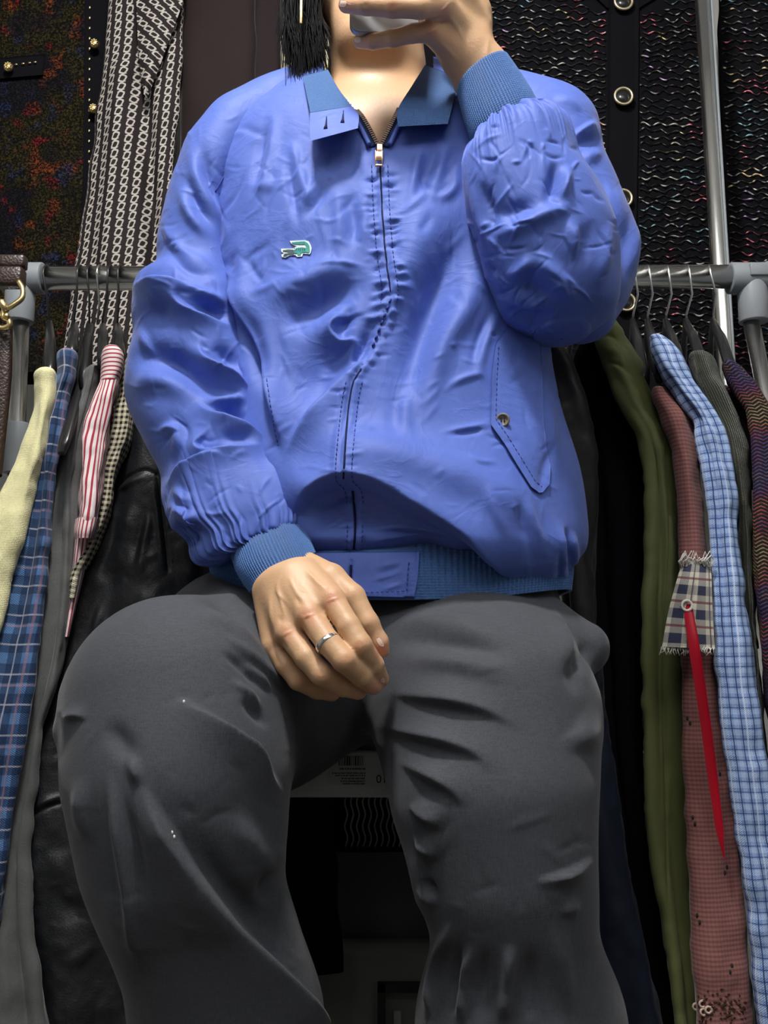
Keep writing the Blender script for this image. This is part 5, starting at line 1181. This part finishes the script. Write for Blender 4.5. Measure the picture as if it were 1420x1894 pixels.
HB = [(1028, 384, 1060, 1.07, .122), (1046, 392, 1056, 1.07, .134), (1080, 400, 1053, 1.068, .138), (1108, 410, 1050, 1.066, .137)]
Gh, uvh = loft(hrows(HB), 40, 1800, e=.80); Nh = outward(Gh); th = np.arange(1800) / 1800 * 2 * math.pi
pxh, pyh, _ = proj(Gh)
sag = np.clip(1 - ((pxh - 730) / 330.0) ** 2, 0, 1) * (pyh - 1028) / 80 * 14 - 12 * np.clip((pxh - 900) / 150, 0, 1)
Gh[..., 2] -= sag * .00062
plainpart = (pxh > 560) & (pxh < 768) & (Nh[..., 1] < 0)
Gh = Gh + Nh * np.where(plainpart, 0, .0008 * np.cos(th * 210)[None])[..., None]
fh2 = flipfix(Gh, gridfaces(*Gh.shape[:2]))
Gi = Gh[::-1] - Nh[::-1] * .004; GG = np.concatenate([Gh, Gi], 0)
o = mesh('ribbed_hem', GG.reshape(-1, 3), flipfix(Gh, gridfaces(*GG.shape[:2])), MT['rib'], jacket, uv=np.concatenate([uvh, uvh[::-1]], 0).reshape(-1, 2)); o['label'] = 'blue ribbed hem band at the waist'
SHM = Surf(Gh.reshape(-1, 3), fh2)
Rhm = Relief().many([('g', 1.6, 4, [(690, 1050), (720, 1044), (750, 1035)]), ('g', 1.8, 4, [(680, 1075), (715, 1066), (752, 1054)]), ('g', -1.4, 4, [(690, 1062), (720, 1056), (748, 1046)]), ('g', 1.5, 4, [(700, 1092), (730, 1084), (755, 1074)]),
  ('g', -3, 2.5, [(649, 1035), (648, 1060), (645, 1100)], {'taper': .02}), ('g', 1.2, 4, [(600, 1060), (620, 1052), (640, 1050)])])
for y in range(1042, 1106, 8): Rhm.st('g', 1.4, 2.2, [(752, y), (762, y - 1), (772, y - 3)])
tab = sheet('hem_tab', SHM, [(585, 1022), (580, 1066), (575, 1106)], [(776, 1020), (772, 1066), (765, 1112)], 46, 100, .003, .003, MT['jacket'], jacket, relief=Rhm); tab['label'] = 'plain blue cotton tab at the foot of the zip'
# ---- collar
def rib_collar(name, L, R, n, m, off, th, mat, lab, fb=1.05):
    o = sheet(name, None, L, R, n, m, off, th, mat, jacket)
free_sheet('collar', [(560, 140, 1.012), (566, 172, .994), (573, 207, .974), (572, 238, .962)], [(606, 128, 1.022), (626, 164, .998), (648, 194, .982), (664, 222, .968)], 60, 120, .005, MT['rib'], .0004, 34, 'blue ribbed collar wing under the hair')
Rct = Relief().many([('g', 1.2, 3, [(576, 228), (610, 214), (650, 206)]), ('g', -1.6, 2, [(578, 222), (612, 208), (648, 200)])])
tabc = free_sheet('collar_tab', [(573, 208, .970), (572, 234, .958), (573, 261, .948)], [(650, 196, .976), (663, 212, .964), (662, 237, .952)], 40, 70, .0035, MT['jacket'], R=Rct, lab='plain collar tab with two buttonholes')
free_sheet('collar', [(786, 120, 1.022), (762, 158, .996), (735, 204, .972), (736, 234, .960)], [(842, 140, 1.030), (842, 168, 1.004), (836, 198, .982), (828, 229, .964)], 70, 140, .006, MT['rib'], .0004, 40, 'blue ribbed collar wing beside the raised cuff')
n_, m_ = 10, 60; th = np.linspace(-.15, math.pi + .15, m_); Gc = np.zeros((n_, m_, 3)); cc = P(697, 160, 1.125)
for i in range(n_):
    t = i / (n_ - 1); rx = .092 - .016 * t; ry = .075 - .010 * t
    Gc[i] = np.stack([cc[0] + rx * np.cos(th), cc[1] + ry * np.sin(th), np.full(m_, cc[2] - .018 + .055 * t)], -1)
Gc2 = np.concatenate([Gc, Gc[::-1] * [1, 1, 1] + (Gc[::-1] - cc) * [.10, .10, .04]], 0)
o = mesh('collar_back', Gc2.reshape(-1, 3), gridfaces(n_ * 2, m_, False), MT['rib'], jacket)
# buttonholes
def bh(x, y):
    m = MB(); Y = 1.0 - (y - 232) * .0004; pts = [P(x + .6, y - 12, .986), P(x, y - 5, .985), P(x, y + 2, .984), P(x - 1.5, y + 8, .983)]
    m.tube(pts, [.0006, .0009, .0012, .0022], 8); m.build('buttonhole', MT['dark_slot'], jacket)
STB = Surf(np.array([tabc.matrix_world @ v.co for v in tabc.data.vertices]) if False else np.array([np.array(v.co) + np.array(person.location) for v in tabc.data.vertices]), [list(p.vertices) for p in tabc.data.polygons])
def bh(x, y):
    m = MB(); pts = []
    for (dx, dy) in [(1, -14), (.5, -6), (0, 2), (-1, 9)]:
        h, _ = STB.hit(x + dx, y + dy, .99); pts.append(h + norm(CAMV - h) * .0002)
    m.tube(pts, [.0005, .0008, .0013, .0024], 8, flat=.35); m.build('buttonhole', MT['dark_slot'], jacket)
bh(603, 229); bh(634, 218)
# ---- zip
zl = [(660, 206, .990), (670, 218, .985), (684, 242, .979), (697, 268, .974)]; zr = [(738, 203, .990), (730, 219, .985), (718, 243, .979), (706, 268, .974)]
zipper = jacket
def zside(pl, sg):
    A = catmull(np.array([P(*a) for a in pl]), 40); mb = MB()
    mb.tube([Vector(a) + Vector((-.0035 * sg, .003, 0)) for a in A], .0042, 8, flat=.3); t = mb.build('zip_tape', MT['navy_tape'], zipper)
    tb = MB()
    for a in A[::2]: tb.box(a + np.array([.0006 * sg, -.0016, 0]), (.0022, .0010, .00075), Matrix.Rotation(-.35 * sg, 3, 'Y'))
    tb.build('zip_teeth', MT['zip_teeth'], zipper, smooth=False)
    ed = MB().tube([Vector(a) + Vector((-.0085 * sg, -.001, 0)) for a in A], .0026, 8); ed.build('zip_edge', MT['jacket'], zipper)
zside(zl, 1); zside(zr, -1)
mb = MB(); line_on(ST, ZP[:4], mb, .0011, -.0002, n=6); line_on(ST, ZP[6:10], mb, .0010, .0002); line_on(ST, ZP[10:], mb, .0012, .0002); line_on(SHM, [(649, 1045), (648, 1072), (643, 1108)], mb, .0011, .0034)
mb.build('zip_seam', MT['dark_slot'], zipper)['kind'] = 'stuff'
h, _ = ST.hit(702, 285, 1.0); hp = P(702, 277, 0.969); sc = float(mpp(285, .97))
pu = MB().box(hp + [0, 0, .0], (6.2 * sc, .0022, 11 * sc)); o = bevel(pu.build('zip_slider', MT['rose_gold'], zipper), .0012)
pl = MB()
pc = P(700.5, 289, .963)
pl.box(pc + np.array([-6.0 * sc, 0, -4 * sc]), (1.2 * sc, .0011, 15 * sc)); pl.box(pc + np.array([6.0 * sc, 0, -4 * sc]), (1.2 * sc, .0011, 15 * sc)); pl.box(pc + np.array([0, 0, 0 * sc]), (6 * sc, .0011, 9 * sc)); pl.box(pc + np.array([0, 0, -18 * sc]), (7 * sc, .0011, 2 * sc))
bevel(pl.build('zip_pull', MT['rose_gold'], zipper), .0005)
# ---- stitches
sb = MB()
up = [(x, y) for x, y in zp if y < 560]; lowz = [(x, y) for x, y in zp if y > 705]
for path, offs in ((up, (-16, 14)), (lowz[:26], (-14, 16)), (lowz[30:], (-14, 14))):
    for of in offs: stitches(ST, [(x + of, y) for x, y in path], sb, r=.0005, dash=4.8, gap=4)
for i in range(7):
    x, y = 722 - i * 5.2, 556 + i * 13.5
    sb.tube([ST.hit(x + 1, y - 3)[0] + np.array([0, -.001, 0]), ST.hit(x - 2, y + 4)[0] + np.array([0, -.001, 0])], .0011, 6)
stitches(SHM, [(600, 1092), (640, 1094), (670, 1096), (752, 1093)], sb, off=.0045); stitches(SHM, [(756, 1040), (752, 1093)], sb, off=.0045)
sb.build('stitching', MT['thread_blue'], jacket)['kind'] = 'stuff'
sm = MB(); line_on(SSL, [(556, 168), (520, 205), (470, 262), (420, 318), (398, 355)], sm, .0007, .0003)
sm.build('raglan_seam', MT['thread_blue'], jacket)
# ---- pocket flap with button
Rfl = Relief().many([('g', 1.2, 5, [(940, 700), (965, 670), (985, 640)]), ('g', -1.2, 5, [(930, 720), (960, 700), (985, 690)]), ('g', 1, 4, [(950, 820), (975, 850), (990, 880)]), ('g', 1.2, 6, [(960, 620), (975, 660), (970, 700)]), ('g', -1, 3, [(918, 650), (918, 700), (916, 775)]), ('g', 1.2, 5, [(965, 760), (990, 790), (1005, 830)])])
flL = [(938, 606), (916, 636), (909, 690), (907, 784), (934, 822), (958, 862), (982, 900), (997, 911)]
flR = [(990, 600), (1000, 640), (1003, 700), (1005, 770), (1010, 822), (1018, 862), (1016, 895), (1004, 910)]
flap = sheet('pocket_flap', ST, flL, flR, 110, 46, .0055, .0035, MT['jacket'], jacket, relief=Rfl, curve=False); flap['label'] = 'long curved pocket flap with one button'
FV = np.array([np.array(v.co) for v in flap.data.vertices]) + np.array(person.location)
SFL = Surf(FV, [list(p.vertices) for p in flap.data.polygons])
sb = MB(); stitches(SFL, [(922, 640), (919, 700), (917, 775), (940, 808), (966, 850), (990, 890), (1002, 900)], sb, r=.0004); sb.build('flap_stitching', MT['thread_blue'], jacket)['kind'] = 'stuff'
h, nn = SFL.hit(930, 777, 1.0); q = norm(CAMV - h) + np.array([-.1, 0, .1]); R_ = 13 * float(mpp(777, h[1]))
b = MB().disc(h + q * .0008, R_, .0022, q, 28, [(0, 0), (1, 0), (1, .7), (.9, 1.0), (.72, 1.0), (.66, .55), (0, .5)]); bo = b.build('button', plain('horn', (.20, .17, .12), .35), jacket)
b = MB(); qq = Vector(q).to_track_quat('Z', 'Y')
for sx in (-1, 1):
    for sy in (-1, 1): b.disc(Vector(h) + Vector(q) * .0020 + qq @ Vector((sx * .0016, sy * .0018, 0)), .0008, .0003, q, 8)
b.tube([Vector(h) + Vector(q) * .0024 + qq @ Vector((-.0016, -.002, 0)), Vector(h) + Vector(q) * .0024 + qq @ Vector((-.0016, .002, 0))], .0004, 5); b.tube([Vector(h) + Vector(q) * .0024 + qq @ Vector((.0016, -.002, 0)), Vector(h) + Vector(q) * .0024 + qq @ Vector((.0016, .002, 0))], .0004, 5)
b.build('button_thread', MT['dark_slot'], jacket)['kind'] = 'stuff'
# side pocket welt seen left of the zip
sb = MB(); stitches(ST, [(493, 700), (500, 750), (509, 800), (514, 824)], sb); sb.build('pocket_welt_stitching', MT['thread_blue'], jacket)['kind'] = 'stuff'
# ---- embroidered emblem
emb = jacket
def E(x, y): return (480 + x / 10.14, 400 + y / 10.14)
def polyplate(name, pts, off, th, mat, parent, surf=ST):
    hs = []
    for x, y in pts:
        h, _ = surf.hit(x, y, 1.0); hs.append(h)
    c = np.mean(hs, 0); A = np.array([h + norm(CAMV - h) * off for h in hs]); Bk = A - norm(CAMV - A) * th
    tris = tessellate_polygon([[Vector((x, y, 0)) for x, y in pts]]); n = len(pts)
    a2 = sum(pts[i][0] * pts[(i + 1) % n][1] - pts[(i + 1) % n][0] * pts[i][1] for i in range(n))
    F_ = [tuple(t) for t in tris] + [tuple(n + i for i in t[::-1]) for t in tris] + [(i, (i + 1) % n, n + (i + 1) % n, n + i) for i in range(n)]
    bm = bmesh.new(); vs = [bm.verts.new(v) for v in np.vstack([A, Bk])]
    for f in F_:
        try: bm.faces.new([vs[i] for i in f])
        except ValueError: pass
    bmesh.ops.recalc_face_normals(bm, faces=bm.faces)
    V = np.array([v.co[:] for v in bm.verts]); Fz = [tuple(v.index for v in f.verts) for f in bm.faces]; bm.verts.index_update(); Fz = [tuple(v.index for v in f.verts) for f in bm.faces]; bm.free()
    return mesh(name, V, Fz, mat, parent, smooth=False)
def thr(nm, a, b):
    n = NB(nm); return n.set(n.mix(n.noise(900, 2), a, b), .6, bump=n.noise(1500, 1), strength=.5, dist=.0006)
MW, MG, MD = thr('emblem_white', (.62, .74, .80), (.85, .92, .93)), thr('emblem_green', (.02, .20, .17), (.09, .42, .36)), thr('emblem_dark', (.03, .06, .07), (.10, .14, .16))
polyplate('emblem_outline', [E(*a) for a in [(400, 610), (560, 592), (640, 590), (700, 560), (640, 545), (590, 510), (565, 462), (700, 450), (850, 442), (920, 470), (960, 540), (975, 600), (960, 680), (935, 712), (860, 706), (815, 700), (795, 755), (700, 760), (670, 725), (560, 735), (480, 778), (420, 765), (405, 720), (450, 690), (410, 665)]], .0016, .0014, MW, emb)['label'] = 'white outline of a small crocodile emblem on the chest'
polyplate('emblem_tail', [E(*a) for a in [(600, 490), (700, 478), (840, 470), (900, 500), (935, 560), (942, 640), (925, 684), (880, 680), (868, 620), (878, 560), (850, 520), (760, 522), (650, 518)]], .0024, .0012, MG, emb)
polyplate('emblem_body', [E(*a) for a in [(640, 640), (700, 596), (790, 580), (870, 592), (895, 640), (885, 672), (800, 676), (780, 690), (765, 728), (712, 728), (700, 692), (650, 690)]], .0024, .0012, MG, emb)
polyplate('emblem_jaws', [E(*a) for a in [(432, 634), (540, 618), (640, 624), (650, 668), (640, 712), (560, 715), (480, 745), (440, 742), (470, 705), (540, 690), (520, 664), (432, 656)]], .0024, .0012, MD, emb)
e_ = MB()
for i in range(6): a = E(660 + i * 36, 600 + (i % 2) * 10); b_ = E(668 + i * 36, 650); e_.tube([ST.hit(*a)[0] + np.array([0, -.0027, 0]), ST.hit(*b_)[0] + np.array([0, -.0027, 0])], .0003, 5)
e_.build('emblem_threads', MD, emb)['kind'] = 'stuff'
# ---- ring
rc = K(606, 1190, .850, 1)[0]; ax = Vector(K(628, 1212, .846, 1)[0]) - Vector(K(585, 1158, .860, 1)[0]); ax.normalize()
rr = 22.5 * float(mpp(1197, .828)) * 1.10; q = ax.to_track_quat('Z', 'Y'); mr = MB(); V = []; Fc = []; n = 48
prof = [(1.0, -.0024), (1.07, -.0022), (1.10, -.0012), (1.10, .0012), (1.07, .0022), (1.0, .0024), (.96, .0018), (.96, -.0018)]
for k in range(n):
    a = 2 * math.pi * k / n; wd = 1.0 + .55 * max(0, math.cos(a - math.radians(0))) ** 6
    for (r_, z_) in prof: V.append(Vector(rc) + q @ Vector((rr * .92 * r_ * math.cos(a), rr * .92 * r_ * math.sin(a), z_ * wd)))
for k in range(n):
    for j in range(8): Fc.append((k * 8 + j, k * 8 + (j + 1) % 8, ((k + 1) % n) * 8 + (j + 1) % 8, ((k + 1) % n) * 8 + j))
rg = mr.add(V, Fc).build('ring', MT['silver'], person); rg['label'] = 'wide silver ring on the middle finger'
# ---- trousers
ts = SDF(.035)
def T(a, b, k=None): (p, r), (p2, r2) = J(*a), J(*b); ts.cone(p, p2, r, r2, k)
T((585, 1150, 1.10, 165), (860, 1150, 1.10, 165), .05)
T((560, 1060, 1.10, 130), (860, 1060, 1.10, 130), .05)
T((620, 1225, 1.06, 158), (470, 1278, .995, 176)); T((470, 1278, .995, 176), (326, 1308, .90, 190)); T((425, 1195, 1.05, 138), (580, 1190, 1.06, 150)); T((650, 1205, 1.0, 100), (820, 1192, .985, 112))
T((326, 1308, .90, 190), (330, 1440, .875, 192)); T((330, 1440, .875, 192), (340, 1580, .875, 172), .03); T((340, 1580, .875, 172), (354, 1660, .885, 148), .03); T((354, 1660, .885, 148), (395, 1770, .90, 150), .03); T((395, 1770, .90, 150), (423, 1890, .92, 155), .03)
T((880, 1195, 1.05, 165), (900, 1330, .945, 196)); T((900, 1330, .945, 196), (914, 1480, .90, 176)); T((914, 1480, .90, 176), (936, 1620, .89, 150), .03); T((936, 1620, .89, 150), (950, 1700, .895, 134), .03); T((950, 1700, .895, 134), (962, 1890, .92, 174), .03)
La = P(423, 1890, .92); Ra = P(962, 1890, .92)
for A, r in ((La, .083), (Ra, .092)): ts.cone(A, np.array([A[0], .91, .07]), r, r * 1.02, .03)
T((1000, 1176, 1.0, 76), (1078, 1198, .99, 50), .02)
T((165, 1300, .87, 26), (120, 1352, .87, 20), .014); T((150, 1260, .87, 18), (128, 1290, .87, 12), .012)
T((800, 1600, .87, 30), (800, 1650, .87, 26), .02)
Vt, Qt = ts.mesh(.0048); Vt = relax(Vt, Qt, 3)
def subdiv(V, Q):
    E_ = np.sort(np.vstack([Q[:, [0, 1]], Q[:, [1, 2]], Q[:, [2, 3]], Q[:, [3, 0]]]), 1); ue, inv = np.unique(E_, axis=0, return_inverse=True); inv = inv.ravel()
    nV, nE, nQ = len(V), len(ue), len(Q); M = (V[ue[:, 0]] + V[ue[:, 1]]) / 2; Fm = V[Q].mean(1); e = inv.reshape(4, nQ).T + nV; fc = np.arange(nQ) + nV + nE
    return np.vstack([V, M, Fm]), np.vstack([np.stack([Q[:, k], e[:, k], fc, e[:, (k + 3) % 4]], 1) for k in range(4)])
Vt, Qt = subdiv(Vt, Qt); Vt = relax(Vt, Qt, 2)
RP = Relief().many([
 # right thigh: creases running in from the crotch
 ('g', 7, 20, [(700, 1160), (790, 1152), (880, 1165), (960, 1190)]), ('g', -6, 15, [(710, 1192), (790, 1188), (880, 1198), (970, 1222)]), ('g', 6, 18, [(715, 1222), (800, 1222), (890, 1235), (970, 1255)]),
 ('e', 12, 34, [(975, 1352), (906, 1318), (840, 1300), (780, 1290), (690, 1276)], {'w2': 9, 'taper': .55}),
 ('e', 13, 30, [(912, 1440), (890, 1402), (846, 1381), (795, 1366), (735, 1350), (690, 1340)], {'w2': 8, 'taper': .55}),
 ('e', 12, 28, [(866, 1500), (840, 1465), (812, 1445), (775, 1426), (728, 1402)], {'w2': 8, 'taper': .55}),
 ('e', 10, 22, [(825, 1535), (803, 1518), (780, 1504), (755, 1488)], {'w2': 6}), ('e', 10, 20, [(815, 1592), (799, 1578), (782, 1564), (765, 1545)], {'w2': 5}),
 ('g', -8, 7, [(785, 1622), (797, 1642), (806, 1662)]), ('g', 6, 8, [(775, 1640), (790, 1660), (812, 1675)]),
 ('g', 8, 26, [(1060, 1330), (1078, 1350), (1080, 1400)]), ('g', -8, 16, [(1098, 1180), (1060, 1240), (1075, 1290)]), ('e', 9, 26, [(1010, 1110), (1040, 1170), (1058, 1230), (1080, 1260)], {'w2': 7}),
 ('e', 11, 15, [(985, 1632), (1030, 1622), (1065, 1608), (1100, 1584)], {'w2': 3.5, 'taper': .5}),
 ('g', 9, 9, [(835, 1700), (815, 1760), (800, 1830), (795, 1894)], {'taper': .3}), ('g', -8, 12, [(860, 1720), (845, 1790), (835, 1894)]), ('g', 9, 11, [(868, 1740), (860, 1810), (852, 1900)], {'taper': .3}), ('g', -6, 14, [(900, 1740), (895, 1810), (892, 1894)]),
 ('g', 9, 12, [(945, 1740), (938, 1820), (932, 1900)], {'taper': .3}), ('g', -6, 18, [(985, 1740), (980, 1810), (980, 1894)]), ('g', 6, 18, [(1030, 1700), (1040, 1800), (1060, 1894)]), ('g', 5, 10, [(1030, 1690), (1055, 1680), (1070, 1660)]),
 # left thigh and knee
 ('g', -9, 10, [(350, 1105), (410, 1118), (450, 1145), (490, 1190)]), ('g', 7, 12, [(340, 1085), (400, 1085), (450, 1110)]), ('g', 7, 12, [(340, 1130), (400, 1145), (450, 1180), (500, 1230)]),
 ('e', 8, 20, [(560, 1300), (510, 1262), (460, 1215), (400, 1165)], {'w2': 5}), ('g', -7, 8, [(400, 1200), (450, 1235), (500, 1290)]), ('g', 6, 6, [(440, 1220), (475, 1250), (510, 1285)]), ('g', 6, 7, [(425, 1255), (460, 1285), (485, 1320)]), ('g', -5, 8, [(440, 1290), (470, 1320), (500, 1350)]),
 ('e', 16, 40, [(310, 1278), (335, 1298), (380, 1325), (430, 1360), (470, 1390), (500, 1440), (528, 1480)], {'w2': 6}), 
 ('g', 6, 9, [(236, 1390), (250, 1430), (258, 1460)]), ('g', 8, 10, [(200, 1420), (215, 1500), (232, 1600), (262, 1800)], {'taper': .3}), ('g', -7, 14, [(225, 1450), (255, 1560), (275, 1700)]), ('e', 16, 60, [(250, 1440), (285, 1500), (340, 1590), (410, 1680), (480, 1760), (560, 1850), (640, 1940)], {'w2': 8, 'taper': .2}),
 ('g', -12, 30, [(330, 1520), (400, 1620), (470, 1700), (540, 1790)]), ('g', 6, 24, [(420, 1500), (470, 1570), (500, 1640)]), ('g', -6, 12, [(500, 1600), (490, 1640), (500, 1680)]), ('g', 6, 14, [(150, 1430), (150, 1500), (170, 1570)]),
 ('g', 5, 26, [(190, 1640), (230, 1720), (270, 1800)]), ('e', 6, 12, [(165, 1330), (140, 1325), (112, 1335)], {'w2': 4}), ('g', -5, 20, [(190, 1330), (230, 1380), (250, 1420)])])
crumple(RP, (120, 1060, 1130, 1890), 110, 21, amp=(.3, .8), ln=(40, 120), wd=(4, 9)); RP.blur(2)
Nt2 = vnormals(Vt, Qt); Vt = relief_push(Vt, Nt2, RP)
o = mesh('trousers', Vt, Qt, MT['trouser'], person); o['label'] = 'dark grey wide wool trousers with soft creases'
STR = Surf(Vt, Qt)
mb = MB()
for (x, y) in [(318, 1540), (322, 1548), (340, 1298)]: mb.ball(STR.hit(x, y, .9)[0], .0012, 6, (1, 1, 1.5))
mb.build('lint', MT['white_thread'], person)['kind'] = 'stuff'
# ---- hair
hr = SDF(.02); hr.cone(hc + [0, .022, .050], hc + [0, .035, .02], .094, .092, k=.02)
for s in (-1, 1): hr.chain([(hc + [s * .065, .0, .06], .035), (hc + [s * .088, .02, 0], .024), (hc + [s * .082, .03, -.06], .018)], .02)
hr.cone(hc + [-.07, .04, -.03], hc + [.07, .04, -.03], .05, .05, k=.02)
Vr, Qr = hr.mesh(.005); Vr = relax(Vr, Qr, 2)
hair = mesh('hair', Vr, Qr, MT['hair'], person); hair['label'] = 'straight black hair falling beside the cheek'
st = MB(); r3 = random.Random(5)
def strand(pts, r0): st.tube(pts, [r0, r0, r0 * .9, r0 * .7, r0 * .15], 4, caps=False)
for i in range(1100):
    x0 = r3.uniform(528, 594); y1 = r3.gauss(122, 32) if x0 < 582 else r3.gauss(104, 30); y1 = min(y1, 166); Y0 = r3.uniform(1.04, 1.13)
    x0b = x0 + r3.uniform(-10, 6); bend = r3.gauss(2, 5)
    pts = [P(x0b + 8, -120, Y0), P(x0b + 2, -50, Y0 - .01), P(x0, 20, Y0 - .01), P(x0 + bend, (20 + y1) / 2, Y0 - .015), P(min(x0 + bend * 1.8 + r3.gauss(4, 4), 612), y1, Y0 - .02)]
    strand(pts, r3.uniform(.0005, .0011))
for i in range(60):
    x0 = r3.uniform(518, 535); strand([P(x0 + 10, -100, 1.1), P(x0 + 4, -40, 1.1), P(x0 - 2, 10, 1.1), P(x0 - 1 + r3.gauss(0, 4), 60, 1.1), P(x0 + r3.gauss(8, 5), r3.uniform(80, 120), 1.1)], .0005)
for i in range(300):
    x0 = r3.uniform(790, 840); strand([P(x0 - 10, -120, 1.15), P(x0 - 5, -80, 1.15), P(x0, -40, 1.16), P(x0, 0, 1.17), P(x0 - 5, r3.uniform(10, 60), 1.18)], .0009)
o = st.build('hair_strands', MT['hair'], hair); o['kind'] = 'stuff'
er = MB().box(P(557, 0, 1.012), (.0015, .0009, .030)); bevel(er.build('earring', MT['gold'], person), .0004)
# ---- phone
tl = P(648, -210, .952); bl = P(650, 66, .938)
ph = empty('phone', tuple(P(720, 66, .95)), 'pale grey mobile phone held in the raised hand', 'phone')
wph = .0755; hph = .152; thk = .008; c0 = P(647, 63, .944); upv = norm(P(645, -210, .944) - c0); upv = norm(upv + np.array([0, .0, 0])); rt = norm(np.array([1, .08, .10])); rt = norm(rt - upv * (rt @ upv)); fw = np.cross(upv, rt)
def rr_plate(name, x0, x1, y0, y1, z0, z1, rad, mat, bw=.001):
    pts = []; 
    for (cx, cy, a0) in ((x1 - rad, y1 - rad, 0), (x0 + rad, y1 - rad, 90), (x0 + rad, y0 + rad, 180), (x1 - rad, y0 + rad, 270)):
        for k in range(9): a = math.radians(a0 + k * 90 / 8); pts.append((cx + rad * math.cos(a), cy + rad * math.sin(a)))
    V = [c0 + rt * x + upv * y + fw * z for z in (z0, z1) for x, y in pts]; n = len(pts)
    F_ = [tuple(range(n)), tuple(range(2 * n - 1, n - 1, -1))] + [(i, n + i, n + (i + 1) % n, (i + 1) % n) for i in range(n)]
    o = mesh(name, V, F_, mat, ph, smooth=True); bevel(o, bw, 3); return o
sgn = 1 if fw[1] < 0 else -1
rr_plate('frame', 0, wph, 0, hph, -thk / 2, thk / 2, .011, plain('phone_frame', (.30, .29, .27), .3, metal=.8))
rr_plate('back_glass', .001, wph - .001, .001, hph - .001, sgn * thk * .46, sgn * (thk / 2 + .0006), .0105, plain('phone_back', (.50, .54, .57), .22), .0004)
rr_plate('screen', .001, wph - .001, .001, hph - .001, -sgn * thk * .46, -sgn * (thk / 2 + .0006), .0105, plain('phone_screen', (.01, .01, .012), .08), .0004)
rr_plate('camera_bump', .004, .036, hph - .036, hph - .004, sgn * thk * .5, sgn * (thk / 2 + .0022), .008, MT['phone_back'] if 'phone_back' in MT else None, .0004)
for (a, b) in ((.013, .013), (.027, .027)): MB().disc(c0 + rt * a + upv * (hph - b) + fw * sgn * (thk / 2 + .0022), .0062, .0015, fw * sgn, 20).build('lens', MT['phone_screen'], ph)
